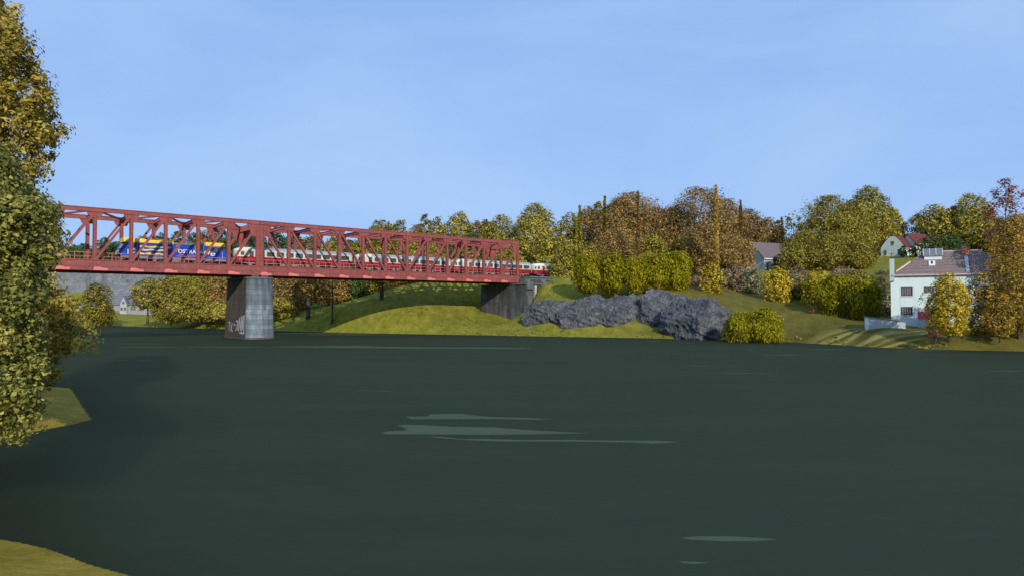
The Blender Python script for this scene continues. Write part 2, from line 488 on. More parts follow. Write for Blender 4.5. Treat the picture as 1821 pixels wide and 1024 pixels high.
def make_terrain():
    def seg(*parts):
        out = []
        for a, b, st in parts:
            out += list(np.arange(a, b, st))
        return np.array(sorted(set(round(v, 3) for v in out)))
    xs = seg((-6000, -600, 900), (-600, -240, 30), (-240, -120, 4), (-120, -40, 1.3), (-40, -18, 0.5), (-18, -6, 0.14), (-6, 0, 0.5), (0, 100, 1.3), (100, 180, 4), (180, 600, 30), (600, 6001, 900))
    ys = seg((-900, -100, 200), (-100, 8, 6), (8, 13, 0.5), (13, 20, 0.14), (20, 56, 0.5), (56, 80, 2), (80, 200, 1.2), (200, 330, 2.5), (330, 600, 15), (600, 7000, 500))
    X, Y = np.meshgrid(xs, ys)
    Z = ground(X.ravel(), Y.ravel()).reshape(X.shape)
    # small unevenness away from the shore
    sd = river_sd(X.ravel(), Y.ravel()).reshape(X.shape)
    hum = np.array([mnoise.noise(Vector((a * 0.13, b * 0.13, 3))) + 0.5 * mnoise.noise(Vector((a * 0.4, b * 0.4, 7))) for a, b in zip(X.ravel(), Y.ravel())]).reshape(X.shape)
    Z = Z + np.where(sd > 0, hum * 0.3 * np.clip((sd - 1) / 8, 0, 1), 0)
    nx, ny = len(xs), len(ys)
    v = np.stack([X.ravel(), Y.ravel(), Z.ravel()], 1)
    i = np.arange(ny - 1)[:, None] * nx + np.arange(nx - 1)[None, :]
    f = np.stack([i, i + 1, i + nx + 1, i + nx], -1).reshape(-1, 4)
    me = bpy.data.meshes.new('ground')
    me.vertices.add(len(v)); me.vertices.foreach_set('co', v.ravel())
    me.loops.add(f.size); me.loops.foreach_set('vertex_index', f.ravel().astype(np.int32))
    me.polygons.add(len(f)); me.polygons.foreach_set('loop_start', np.arange(0, f.size, 4, dtype=np.int32))
    me.polygons.foreach_set('use_smooth', np.ones(len(f), bool))
    me.update(calc_edges=True)
    xx, yy = X.ravel(), Y.ravel()
    slope_shade = np.clip((xx - 18) / 22, 0, 1) * np.clip((yy - 60) / 20, 0, 1) * np.clip((172 - yy) / 16, 0, 1)  # right slope: shade put into the grass colour, duller than the lit left
    a = me.attributes.new('clay', 'FLOAT', 'POINT'); a.data.foreach_set('value', (0.9 * (yy < 60)).astype(np.float32))
    a = me.attributes.new('slope_shade', 'FLOAT', 'POINT'); a.data.foreach_set('value', slope_shade.astype(np.float32))
    c = P(1565, 601, 106)
    e = np.exp(-(((xx - c.x) / 9.5) ** 2 + ((yy - (c.y + 2)) / 7.5) ** 2) ** 2)
    c2 = P(120, 720, 38)
    e2 = 0.22 * np.exp(-(((xx - c2.x) / 6) ** 2 + ((yy - c2.y) / 8) ** 2) ** 2)
    a = me.attributes.new('stripe', 'FLOAT', 'POINT'); a.data.foreach_set('value', np.maximum(e, e2).astype(np.float32))
    me.materials.append(M['grass'])
    o = bpy.data.objects.new('ground', me); C.objects.link(o)
    return struct(o)
make_terrain()

# ------------------------------------------------------------------ water with ripple streaks
def make_water():
    mb = MB()
    mb.add([(-900, -150, 0), (900, -150, 0), (900, 400, 0), (-900, 400, 0)], [(0, 1, 2, 3)], 0)
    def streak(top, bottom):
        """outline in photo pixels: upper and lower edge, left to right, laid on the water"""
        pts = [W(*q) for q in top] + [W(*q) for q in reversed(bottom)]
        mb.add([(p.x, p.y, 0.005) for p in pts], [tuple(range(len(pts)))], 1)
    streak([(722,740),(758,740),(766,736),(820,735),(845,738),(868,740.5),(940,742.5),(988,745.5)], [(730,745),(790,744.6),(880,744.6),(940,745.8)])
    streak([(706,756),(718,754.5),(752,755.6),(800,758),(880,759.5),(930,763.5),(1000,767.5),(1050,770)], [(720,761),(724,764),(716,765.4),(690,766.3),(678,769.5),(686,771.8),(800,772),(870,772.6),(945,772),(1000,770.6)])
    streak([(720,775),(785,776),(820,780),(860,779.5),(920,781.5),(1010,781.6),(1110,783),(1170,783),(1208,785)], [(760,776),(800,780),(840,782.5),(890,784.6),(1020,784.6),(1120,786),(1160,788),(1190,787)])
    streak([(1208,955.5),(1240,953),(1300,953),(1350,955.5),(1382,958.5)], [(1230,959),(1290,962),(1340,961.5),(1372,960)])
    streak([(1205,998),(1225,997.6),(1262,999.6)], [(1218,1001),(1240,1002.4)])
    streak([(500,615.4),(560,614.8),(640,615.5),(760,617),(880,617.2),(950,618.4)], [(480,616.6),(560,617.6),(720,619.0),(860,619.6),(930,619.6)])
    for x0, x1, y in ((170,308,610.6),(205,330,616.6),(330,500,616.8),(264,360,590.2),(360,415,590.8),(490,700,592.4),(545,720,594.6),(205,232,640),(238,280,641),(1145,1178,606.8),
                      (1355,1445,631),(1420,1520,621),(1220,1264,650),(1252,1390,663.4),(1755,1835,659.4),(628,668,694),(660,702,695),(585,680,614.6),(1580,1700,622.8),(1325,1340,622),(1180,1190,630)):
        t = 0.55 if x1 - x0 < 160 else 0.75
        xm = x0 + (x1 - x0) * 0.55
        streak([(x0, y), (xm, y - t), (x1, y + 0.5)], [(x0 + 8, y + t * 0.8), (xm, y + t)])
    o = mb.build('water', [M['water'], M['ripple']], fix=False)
    return struct(o)
make_water()

# ------------------------------------------------------------------ truss bridge
def truss_span(s0, label, left_half_down=True):
    root = empty('truss_bridge_span', BR(s0, 0, 0), PHI)
    tag(root, label, 'bridge', 'red steel truss spans of the railway bridge')
    L = 12 * PAN
    I = M['iron']
    for side, (y, sh) in enumerate(((0.0, 0.0), (WD, 0.8))):
        out = -1 if side == 0 else 1
        mb = MB()                                           # top chord with its haunched gussets
        mb.box(sh - .35, sh + L + .35, y - .28, y + .28, ZT - .12, ZT)
        mb.box(sh - .35, sh + L + .35, y - .28, y + .28, ZT - .72, ZT - .62)
        mb.box(sh - .30, sh + L + .30, y - .19, y + .19, ZT - .62, ZT - .12)
        for k in range(13):
            x = sh + k * PAN
            wd = 0.85
            drop = 1.5
            xl = x - wd if k > 0 else x
            xr = x + wd if k < 12 else x
            poly = [(xl - (.35 if k > 0 else 0), ZT - .72), (xl, ZT - drop), (xr, ZT - drop), (xr + (.35 if k < 12 else 0), ZT - .72)]
            mb.prism_y(poly, y - .15, y + .15)
            if k in (0, 12):
                sg = 1 if k == 0 else -1
                mb.prism_y([(x, ZT - .73), (x + sg * 2.0, ZT - .73), (x + sg * 1.1, ZT - 2.9), (x, ZT - 3.2)], y - .13, y + .13)
        mb.build('top_chord', I, root)
        mb = MB()                                           # bottom girder
        mb.box(sh - .35, sh + L + .35, y - .30, y + .30, ZB, ZB + .14)
        mb.box(sh - .35, sh + L + .35, y - .26, y + .26, 13.48, 13.62)
        mb.box(sh - .30, sh + L + .30, y - .16, y + .16, ZB + .14, 13.48)
        mb.box(sh - .30, sh + L + .30, y - .22, y + .22, 12.55, 12.63)
        for k in range(24):
            x = sh + (k + .5) * PAN / 2
            mb.box(x - .04, x + .04, y - .24, y + .24, ZB + .14, 13.48)
        mb.build('bottom_girder', I, root)
        for k in range(13):
            x = sh + k * PAN
            mb = MB()
            wv = .56 if k not in (0, 12) else .70
            mb.ibeam((x, y, 12.0), (x, y, ZT - .68), .50, wv, (0, 1, 0), .06)
            # a cover plate riveted on the outside of the post
            mb.box(x - .13, x + .13, y + out * .125, y + out * .17, 12.05, ZT - .75)
            mb.build('vertical_post', I, root)
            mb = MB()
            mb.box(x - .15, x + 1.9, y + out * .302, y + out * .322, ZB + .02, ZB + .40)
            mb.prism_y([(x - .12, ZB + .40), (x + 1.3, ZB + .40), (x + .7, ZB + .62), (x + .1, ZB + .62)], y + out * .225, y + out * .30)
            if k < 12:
                mb.build('sunlit_plate', M['iron_sunlit'], root)  # plate added to stand for sunlit floor beam faces, brightness in its colour
        for k in range(12):
            mb = MB()
            x0 = sh + k * PAN; x1 = x0 + PAN
            if k < 6:
                a, b_ = (x0 + .1, y, ZT - .9), (x1 - .1, y, 13.5)
            else:
                a, b_ = (x0 + .1, y, 13.5), (x1 - .1, y, ZT - .9)
            va = Vector(a); vb = Vector(b_); dd = (vb - va).normalized()
            off = Vector((0, .17, 0))
            for q in (-1, 1):
                mb.beam(va + off * q, vb + off * q, .09, .34, (0, 1, 0))
            nl = 12
            for i in range(nl):                             # lacing between the two plates
                m0 = va.lerp(vb, (i + .5) / nl)
                mb.beam(m0 - Vector((0, .125, 0)), m0 + Vector((0, .125, 0)), .07, .20, dd)
            mb.build('diagonal_brace', I, root)
        mb = MB()                                           # handrail along the walkway
        yr = y + (.75 if side == 0 else -.75)
        n = int(L / 1.325)
        for i in range(n + 1):
            x = sh + i * L / n
            mb.box(x - .04, x + .04, yr - .04, yr + .04, 13.1, 14.75)
        mb.box(sh, sh + L, yr - .035, yr + .035, 14.75, 14.83)
        mb.box(sh, sh + L, yr - .025, yr + .025, 14.15, 14.2)
        mb.build('railing', M['rail_pink'], root)
    for k in range(13):
        xa, xb = k * PAN, k * PAN + .8
        mb = MB()
        if k in (0, 12):
            mb.beam((xa, .2, ZT - .75), (xb, WD - .2, ZT - .75), .5, 1.1, (1, 0, 0))
            mb.prism_x([(0.25, ZT - 1.3), (0.25, ZT - 3.4), (1.9, ZT - 1.3)], xa - .1, xa + .1)
            mb.prism_x([(WD - .25, ZT - 1.3), (WD - .25, ZT - 3.4), (WD - 1.9, ZT - 1.3)], xb - .1, xb + .1)
            mb.build('portal_frame', M['iron_sunlit'], root)
        else:
            mb.ibeam((xa, .2, ZT - .55), (xb, WD - .2, ZT - .55), .45, .55, (1, 0, 0), .06)
            mb.build('cross_strut', M['iron_sunlit'] if k % 2 else I, root)
        mb = MB()
        mb.ibeam((xa, .2, 12.35), (xb, WD - .2, 12.35), .42, .85, (1, 0, 0), .07)
        mb.build('floor_beam', I, root)
    for k in range(12):
        mb = MB()
        xa, xb = k * PAN, (k + 1) * PAN
        if k % 2:
            p, q = (xa + .2, .3, ZT - .4), (xb + .6, WD - .3, ZT - .4)
        else:
            p, q = (xb - .2, .3, ZT - .4), (xa + 1.0, WD - .3, ZT - .4)
        mb.ibeam(p, q, .28, .26, (0, 0, 1), .05)
        mb.build('lateral_brace', I, root)
    mb = MB()                                               # stringers, deck plating
    for yy in (3.0, 4.9, 6.6, 8.5):
        mb.box(-.2, L + .6, yy - .12, yy + .12, 12.78, 13.04)
    mb.box(-.2, L + .6, .55, WD - .55, 13.04, 13.12)
    mb.build('deck', M['steel'], root)
    return root
truss_span(0.0, 'red steel truss span from the stone river pier to the right bank abutment')
truss_span(-12 * PAN - .68, 'red steel truss span carrying the blue locomotive, left of the river pier')

# rails and sleepers
def make_track():
    root = empty('railway_track', BR(-64, 0, 0), PHI)
    tag(root, 'railway track under the train, along the bridge deck and embankment', 'railway track')
    mb = MB()
    for yy in (5.0, 6.5):
        mb.box(0, 240, yy - .07, yy + .07, 13.56, 13.72)
    mb.build('rail', M['rail'], root)
    mb = MB()
    for i in range(396):
        mb.box(i * .605, i * .605 + .24, 4.45, 7.05, 13.38, 13.555)
    mb.box(-0.3, 128, 4.3, 7.2, 13.125, 13.375)
    mb.build('sleepers', M['sleeper'], root)
make_track()

# ------------------------------------------------------------------ pier
def make_pier():
    root = empty('bridge_pier', BR(-.34, 0, 0), PHI)
    tag(root, 'tall stone bridge pier with graffiti standing in the river under the red truss', 'bridge pier')
    def outline(hw, y0, y1, nose):
        pts = [(-hw, y0), ]
        for i in range(1, 12):
            t = math.pi * i / 12
            pts.append((-hw * math.cos(t), y0 - nose * math.sin(t)))
        pts.append((hw, y0)); pts.append((hw, y1))
        for i in range(1, 12):
            t = math.pi * i / 12
            pts.append((hw * math.cos(t), y1 + nose * math.sin(t)))
        pts.append((-hw, y1))
        return pts
    mb = MB()
    zs = np.linspace(.3, 11.2, 13)
    rings = []
    for z in zs:
        k = (z - .3) / 10.9
        rings.append([(x, y, z) for x, y in outline(2.72 - .32 * k, -.35 + .2 * k, 10.6 - .3 * k, 1.15)])
    n = len(rings[0])
    vs = [p for r in rings for p in r]
    fs, ms = [], []
    for i in range(len(rings) - 1):
        for j in range(n):
            fs.append((i * n + j, i * n + (j + 1) % n, (i + 1) * n + (j + 1) % n, (i + 1) * n + j))
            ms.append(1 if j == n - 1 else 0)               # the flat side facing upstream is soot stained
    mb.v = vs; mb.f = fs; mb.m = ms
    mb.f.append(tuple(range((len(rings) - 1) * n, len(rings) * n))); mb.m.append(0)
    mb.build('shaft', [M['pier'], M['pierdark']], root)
    MB().prism_z(outline(2.82, -.35, 10.6, 1.22), -3, .32).build('footing', M['plinth'], root)
    MB().prism_z(outline(2.52, -.15, 10.3, 1.25), 11.2, 11.5).build('cap', M['concrete'], root)
    mb = MB()
    for y in (0, WD - .6):
        mb.box(-1.5, -.25, y - .5, y + .5, 11.5, 11.83); mb.box(.25, 1.5, y - .5, y + .5, 11.5, 11.83)
    mb.build('bearing', M['steel'], root)
    # graffiti: pale strokes sprayed low on the stained side
    rnd = random.Random(3)
    def st(pts, w=.16):
        mb = MB()
        for (y0, z0), (y1, z1) in zip(pts, pts[1:]):
            def xx(z): return -(2.72 - .32 * (z - .3) / 10.9) - .012
            mb.beam((xx(z0), y0, z0), (xx(z1), y1, z1), w, .012, (0, -(z1 - z0), (y1 - y0)))
        mb.build('graffiti_stroke', M['graffiti'], root)
    y = 8.3
    st([(8.8, 3.0), (7.6, 3.05)]); st([(8.2, 3.0), (8.2, 1.5)])
    st([(7.2, 2.9), (7.1, 1.2)]); st([(6.3, 2.9), (7.1, 2.0), (6.2, 1.2)])
    st([(5.6, 2.6), (4.9, 2.6)], .25)
    st([(4.6, 3.3), (3.9, 3.4), (3.9, 2.0), (4.6, 1.5)], .22)
    st([(3.4, 3.5), (3.35, 1.5)], .22); st([(2.9, 1.4), (2.8, 4.0), (2.0, 1.6), (1.9, 4.2)], .22)
    st([(1.5, 1.4), (1.4, 4.3), (.8, 1.7), (.6, 4.4)], .24); st([(.3, 4.5), (.25, 1.0)], .24)
    for i in range(5):
        yy = .4 + i * .5
        st([(yy, .9 + rnd.random() * .3), (yy - .4, 1.2)], .3)
make_pier()

# ------------------------------------------------------------------ abutment
def make_abutment():
    root = empty('bridge_abutment', BR(62, 0, 0), PHI)
    tag(root, 'grey stone bridge abutment at the right end of the red truss', 'abutment')
    MB().prism_x([(-5.4, -2), (12.8, -2), (12.5, 11.3), (-5.0, 11.3)], 0, 9).build('wall', M['abut'], root)
    MB().box(-.25, 9.2, -5.25, 12.75, 11.302, 11.6).build('bed_stone', M['concrete'], root)
    MB().prism_x([(-5.6, -2), (13, -2), (12.95, 1.9), (-5.55, 1.9)], -.3, 9.2).build('footing', M['plinth'], root)
    mb = MB()
    mb.box(2.4, 22, -3.2, 13, 12.55, 13.1); mb.box(2.4, 22, -3.5, 13.3, 13.1, 13.42)
    mb.build('deck_slab', M['concrete'], root)
    mb = MB()
    mb.box(2.6, 20, -3.0, 12.6, 11.6, 12.55)
    mb.build('backwall', M['abut'], root)
    for x in (-.1, 5.0):
        mb = MB()
        mb.box(x, x + 1.9, -5.6, -4.9, 10.2, 12.0); mb.box(x, x + 1.6, -4.9, -3.0, 11.602, 12.54)
        mb.build('corbel', M['concrete'], root)
    MB().box(2.45, 2.95, -5.52, -5.0, 2.2, 11.0).build('sunlit_corner', M['corner_sunlit'], root)  # strip added where the sun catches the corner, brightness is in its colour
    MB().prism_x([(-5.3, -2), (0, -2), (0, 10.2), (-5.0, 10.2)], 9, 20).build('wing_wall', M['abut'], root)
make_abutment()

# ------------------------------------------------------------------ train
SW = 5.75
RZ = 13.72
def text_mesh(txt, size, name, mat, parent, loc, rot, extrude=.008):
    cu = bpy.data.curves.new(name, 'FONT')
    cu.body = txt; cu.size = size; cu.extrude = extrude; cu.resolution_u = 3
    cu.align_x = 'LEFT'; cu.offset = size * .012
    o = bpy.data.objects.new(name, cu); C.objects.link(o)
    dg = bpy.context.evaluated_depsgraph_get()
    me = bpy.data.meshes.new_from_object(o.evaluated_get(dg))
    bpy.data.objects.remove(o); bpy.data.curves.remove(cu)
    me.materials.clear(); me.materials.append(mat)
    o = bpy.data.objects.new(name, me); C.objects.link(o)
    o.parent = parent; o.location = loc; o.rotation_euler = rot
    return o

def wheelset(root, xs, zr=.5, y=.75, name='bogie', zf=.55):
    """a bogie: frame with wheels as sub-parts"""
    mb = MB()
    a, b = xs[0] - .7, xs[-1] + .7
    for yy in (-1, 1):
        mb.box(a, b, yy - .08, yy + .08, zf, zf + .28)
        for x in xs:
            mb.box(x - .22, x + .22, yy - .14, yy + .14, zf - .25, zf + .12)
            mb.cyl((x - .45, yy, zf + .28), (x - .45, yy, zf + .6), .12, n=8)
            mb.cyl((x + .45, yy, zf + .28), (x + .45, yy, zf + .6), .12, n=8)
    mb.box((a + b) / 2 - .3, (a + b) / 2 + .3, -1, 1, zf + .1, zf + .5)
    bo = mb.build(name, M['under'], root)
    for x in xs:
        for yy in (-y, y):
            m2 = MB(); m2.cyl((x, yy - .07, zr), (x, yy + .07, zr), zr, n=20)
            m2.cyl((x, yy - .1, zr), (x, yy + .1, zr), .16, n=10)
            m2.build('wheel', M['steel'], bo)

def locomotive():
    Lk = 18.2
    root = empty('locomotive', BR(-22.8, SW, RZ), PHI)
    tag(root, 'blue electric locomotive with yellow roof and yellow stripes pulling the coaches', 'locomotive')
    hw = 1.48
    prof = [(.25, 1.05), (.0, 1.25), (.0, 2.05), (.22, 2.2), (1.0, 3.45), (Lk - 1.0, 3.45), (Lk - .22, 2.2), (Lk, 2.05), (Lk, 1.25), (Lk - .25, 1.05)]
    MB().prism_y(prof, -hw, hw).build('body', M['blue'], root)
    mb = MB()                                               # roof: raised cab fairings and lower middle
    def fair(x0, x1, z0, z1, bev=.35):
        mb.prism_x([(-hw - .02, z0), (-hw - .02, z0 + .28), (-hw + bev, z1), (hw - bev, z1), (hw + .02, z0 + .28), (hw + .02, z0)], x0, x1)
    fair(.65, 4.1, 3.40, 4.12); fair(Lk - 4.1, Lk - .65, 3.40, 4.12); fair(4.1, 8.6, 3.40, 3.98)
    mb.build('roof', M['yellow'], root)
    mb = MB()
    mb.prism_x([(-hw + .05, 3.452), (-hw + .2, 3.62), (hw - .2, 3.62), (hw - .05, 3.452)], 8.6, Lk - 4.1)
    for x in np.arange(8.9, Lk - 4.4, .9):
        mb.box(x, x + .5, -.9, .9, 3.62, 3.78)
    mb.build('roof_grille', M['under'], root)
    # pantographs folded on the roof
    for x in (6.4, 11.2):
        mb = MB()
        z = 4.0 if x < 8 else 3.8
        for yy in (-.5, .5):
            mb.cyl((x - .9, yy, z), (x + .9, yy * .6, z + .22), .035, n=6)
            mb.cyl((x + .9, yy * .6, z + .22), (x - .7, yy * .8, z + .36), .03, n=6)
            mb.cyl((x - .8, yy, z - .1), (x - .8, yy, z + .05), .08, n=8); mb.cyl((x + .8, yy, z - .1), (x + .8, yy, z + .05), .08, n=8)
        mb.cyl((x - .7, -.85, z + .38), (x - .7, .85, z + .38), .04, n=6); mb.cyl((x - .45, -.85, z + .38), (x - .45, .85, z + .38), .04, n=6)
        mb.build('pantograph', M['under'], root)
    mb = MB()
    mb.box(.4, Lk - .4, -hw + .03, hw - .03, .72, 1.048)
    mb.build('underframe', M['under'], root)
    MB().box(7.6, 10.6, -1.25, 1.25, .25, .719).build('transformer_box', M['under'], root)
    wheelset(root, (3.0, 5.6), .6, .75, zf=.5); wheelset(root, (Lk - 5.6, Lk - 3.0), .6, .75, zf=.5)
    for x, d in ((0, -1), (Lk, 1)):
        for yy in (-.87, .87):
            mb = MB(); mb.cyl((x, yy, 1.06), (x + d * .45, yy, 1.06), .09, n=8); mb.cyl((x + d * .45, yy, 1.06), (x + d * .52, yy, 1.06), .24, n=14)
            mb.build('buffer', M['steel'], root)
        mb = MB(); mb.box(min(x, x + d * .08), max(x, x + d * .08), -1.3, 1.3, .3, .9); mb.build('snow_plough', M['under'], root)
    sl = 1.25 / .78
    # windscreen on the raked cab front
    for x, sg in ((0, 1), (Lk, -1)):
        mb = MB()
        nx = -1.25 * .008; nz = .78 * .008
        pts = []
        for yy, k in ((-1.3, .08), (1.3, .08), (1.2, .86), (-1.2, .86)):
            pts.append((x + sg * (.22 + .78 * k - .02), yy, 2.2 + 1.25 * k + .006))
        mb.add(pts, [(0, 1, 2, 3)]); mb.build('windscreen', M['glass'], root)
        mb = MB()
        mb.box(x - sg * .012 if sg > 0 else x, x if sg > 0 else x + .012, -1.25, 1.25, 1.72, 1.86); mb.build('front_stripe', M['white'], root)
        for yy in (-1.05, 1.05):
            mb = MB(); mb.cyl((x, yy, 1.42), (x - sg * .05, yy, 1.42), .2, n=14); mb.build('headlight', M['lime'], root)
    y = -hw
    # cab side windows
    for x0, x1 in ((1.9, 2.8), (Lk - 2.05, Lk - 1.25), (Lk - 3.3, Lk - 2.5)):
        fr = MB().box(x0 - .08, x1 + .08, y - .012, y, 2.32, 3.28).build('window_frame', M['under'], root)
        MB().box(x0, x1, y - .02, y - .012, 2.4, 3.2).build('glass', M['glass'], fr)
    mb = MB(); mb.box(1.28, 1.40, y - .012, y, 1.3, 2.15); mb.build('cab_panel', M['white'], root)
    # three ragged yellow stripes on the side
    rnd = random.Random(5)
    for z0, x1, nm in ((2.72, 8.2, 0), (2.18, 7.4, 1), (1.52, 6.9, 2)):
        up, lo = [], []
        for i in range(15):
            x = 3.2 + (x1 - 3.2) * i / 14
            up.append((x, z0 + .10 + .07 * math.sin(i * 1.1 + nm) + (.06 * rnd.random())))
            lo.append((x, z0 - .09 + .06 * math.sin(i * .9 + 2 * nm) - (.06 * rnd.random())))
        mb = MB(); mb.prism_y(lo + up[::-1], y - .010, y); mb.build('stripe', M['yellow'], root)
    mb = MB(); mb.box(2.95, 3.12, y - .006, y, 1.1, 3.42); mb.build('door_edge', M['navy'], root)
    mb = MB(); mb.box(7.9, 8.5, y - .006, y, 1.1, 2.9); mb.build('panel', M['navy'], root)
    # side vents in the upper wall
    for x in (9.0, 12.2, 13.2):
        MB().box(x, x + .6, y - .008, y, 2.35, 3.3).build('vent', M['under'], root)
    text_mesh('2', 1.1, 'number', M['white'], root, (2.15, y - .003, 1.5), (math.pi / 2, 0, 0))
    text_mesh('OSTRAVA', .98, 'lettering', M['white'], root, (9.35, y - .003, 1.86), (math.pi / 2, 0, 0))
    mb = MB()                                               # small star mark before the lettering and red strokes below
    st = []
    for i in range(10):
        r = .3 if i % 2 == 0 else .13
        st.append((8.95 + r * math.sin(i * math.pi / 5), 2.3 + r * math.cos(i * math.pi / 5)))
    mb.prism_y(st, y - .010, y); mb.build('star_mark', M['white'], root)
    mb = MB()
    for i, x in enumerate(np.arange(9.5, 13.6, .45)):
        mb.prism_y([(x, 1.45), (x + .3, 1.45 + .05 * (i % 2)), (x + .32, 1.62), (x + .04, 1.6)], y - .008, y)
    mb.build('small_marks', M['pinkmark'], root)
    mb = MB()
    mb.prism_y([(13.75, 2.05), (14.0, 2.5), (14.5, 2.35), (14.95, 2.55), (14.85, 2.1), (14.6, 1.75), (14.5, 2.0), (14.2, 1.7)], y - .010, y); mb.build('yellow_mark', M['yellow'], root)
    mb = MB(); mb.box(Lk - 3.2, Lk - 2.4, y - .010, y, 1.62, 2.12); mb.build('number_plate', M['white'], root)
    mb = MB(); mb.box(Lk - 3.05, Lk - 2.55, y - .014, y - .010, 1.74, 2.0); mb.build('plate_centre', M['under'], root)
    for x in (1.75, 3.2, Lk - 1.1):
        MB().cyl((x, y - .04, 1.1), (x, y - .04, 2.3), .025, n=6).build('grab_rail', M['white'], root)
locomotive()

def loft(sections, mats, name, parent, closed_ends=True):
    """sections: list of rings (same count), each ring a list of (x,y,z)"""
    mb = MB()
    n = len(sections[0])
    mb.v = [p for s_ in sections for p in s_]
    for i in range(len(sections) - 1):
        for j in range(n - 1):
            mb.f.append((i * n + j, i * n + j + 1, (i + 1) * n + j + 1, (i + 1) * n + j)); mb.m.append(0)
    return mb

def coach(s0, label, streamlined=True):
    Lc = 24.5
    root = empty('passenger_coach', BR(s0, SW, RZ), PHI)
    tag(root, label, 'railway coach', 'crimson and cream coaches behind the locomotive')
    hw = 1.45
    def ends(x):
        """plan half width factor and roof factor for the rounded ends"""
        dl = min(x, 1e9) / 1.7; dr = (Lc - x) / 1.1
        k = 1.0
        if dl < 1: k = min(k, math.sqrt(max(0, 1 - (1 - dl) ** 2)) ** .7)
        if dr < 1: k = min(k, .55 + .45 * math.sqrt(max(0, 1 - (1 - dr) ** 2)))
        return k
    def roofk(x):
        dl = x / 3.0; dr = (Lc - x) / 1.6
        k = 1.0
        if dl < 1: k = math.sqrt(max(0, 1 - (1 - dl) ** 2))
        if dr < 1: k = min(k, .72 + .28 * math.sqrt(max(0, 1 - (1 - dr) ** 2)))
        return k
    xs = [0, .06, .18, .38, .65, 1.0, 1.4, 1.9, 2.5, 3.2] + list(np.linspace(4, 21.5, 12)) + [22.4, 23.0, 23.5, 23.9, 24.2, 24.4, 24.5]
    rows = {'body': [(0.0, .80), (.0, .86), (.0, 1.3), (.0, 1.82)], 'window_band': [(.0, 1.822), (.0, 2.2), (.0, 2.75), (.0, 3.02)]}
    for nm, mt in (('body', M['crimson']), ('window_band', M['cream'])):
        secs = []
        for x in xs:
            k = max(.06, ends(x))
            ring = []
            zz = [z for _, z in rows[nm]]
            low = .93 if nm == 'body' else 1
            for i, z in enumerate(zz):
                f = (.93 if (nm == 'body' and i == 0) else 1.0)
                ring.append((x, -hw * k * f, z))
            for i, z in reversed(list(enumerate(zz))):
                f = (.93 if (nm == 'body' and i == 0) else 1.0)
                ring.append((x, hw * k * f, z))
            secs.append(ring)
        mb = loft(secs, None, nm, root)
        n = len(secs[0])
        mb.f.append(tuple(range(n))); mb.m.append(0)
        mb.f.append(tuple(range((len(secs) - 1) * n, len(secs) * n))); mb.m.append(0)
        mb.build(nm, mt, root, smooth=False)
    secs = []
    for x in xs:
        k = max(.06, ends(x)); r = roofk(x)
        ring = []
        for i in range(13):
            t = math.pi * i / 12
            ring.append((x, -hw * k * math.copysign(abs(math.cos(t)) ** .75, math.cos(t)), 3.021 + .72 * max(.03, r) * math.sin(t) ** .85))
        secs.append(ring)
    for nm, a, b, mt in (('nose_dome', 0, 9, M['coachwhite']), ('roof', 9, len(xs), M['coachroof'])):
        mb = loft(secs[a:(b + 1 if b < len(xs) else b)], None, nm, root)
        mb.build(nm, mt, root, smooth=True)
    mb = MB(); mb.box(2.5, 24.0, -hw - .03, -hw + .1, 3.0, 3.07); mb.box(2.5, 24.0, hw - .1, hw + .03, 3.0, 3.07); mb.build('gutter', M['coachwhite'], root)
    # windows
    y = -hw
    wx = [4.0 + i * 1.95 for i in range(10)]
    for i, x in enumerate(wx):
        x1 = x + 1.42
        def rr(a, b, c, d, r=.12):
            return [(a + r, c), (b - r, c), (b, c + r), (b, d - r), (b - r, d), (a + r, d), (a, d - r), (a, c + r)]
        fr = MB().prism_y(rr(x - .07, x1 + .07, 1.93, 2.90), y - .010, y + .02).build('window', M['under'], root)
        MB().prism_y(rr(x, x1, 2.0, 2.83), y - .016, y - .010).build('glass', M['coachglass'], fr)
    for a, b, nm in ((2.55, 3.35, 'door'), (23.0, 23.45, 'end_window')):
        if nm == 'door':
            d_ = MB().box(a, b, y - .010, y + .02, .95, 2.9).build('door', M['crimson'], root)
            MB().box(a + .12, b - .12, y - .016, y - .010, 2.1, 2.78).build('door_window', M['coachglass'], d_)
        else:
            k = ends((a + b) / 2)
            MB().box(a, b, y * k - .05, y * k + .1, 2.05, 2.8).build(nm, M['coachglass'], root)
    # cab windows follow the rounded nose
    for (xa, xb) in ((.30, .62), (.95, 1.55)):
        for sg in (-1, 1):
            mb = MB()
            pts = []
            for x in (xa, xb):
                yy = sg * (hw * ends(x) + .012)
                pts.append((x - .015, yy, 2.06)); pts.append((x - .015, yy, 2.78))
            mb.add(pts, [(0, 1, 3, 2)]); mb.build('cab_window', M['coachglass'], root)
    MB().box(1.0, 23.6, -1.2, 1.2, .55, .79).build('underframe', M['under'], root)
    mb = MB()
    for x in (8.5, 11.0, 13.2, 15.4):
        mb.box(x, x + 1.5, -1.25, -.5, .25, .549)
    mb.build('battery_box', M['under'], root)
    wheelset(root, (2.9, 5.3), .44, .75, zf=.42); wheelset(root, (Lc - 5.3, Lc - 2.9), .44, .75, zf=.42)
    for x, d in ((.1, -1), (Lc - .02, 1)):
        for yy in (-.85, .85):
            mb = MB(); mb.cyl((x + (.5 if d < 0 else -.2), yy, .98), (x + d * .3, yy, .98), .08, n=8); mb.cyl((x + d * .3, yy, .98), (x + d * .36, yy, .98), .2, n=12)
            mb.build('buffer', M['steel'], root)
    MB().cyl((.12, 0, 1.55), (-.03, 0, 1.55), .16, n=14).build('headlight', M['white'], root)
coach(-3.2, 'crimson and cream coach coupled to the locomotive, over the river pier')
coach(22.35, 'crimson and cream coach second behind the locomotive, inside the right truss span')
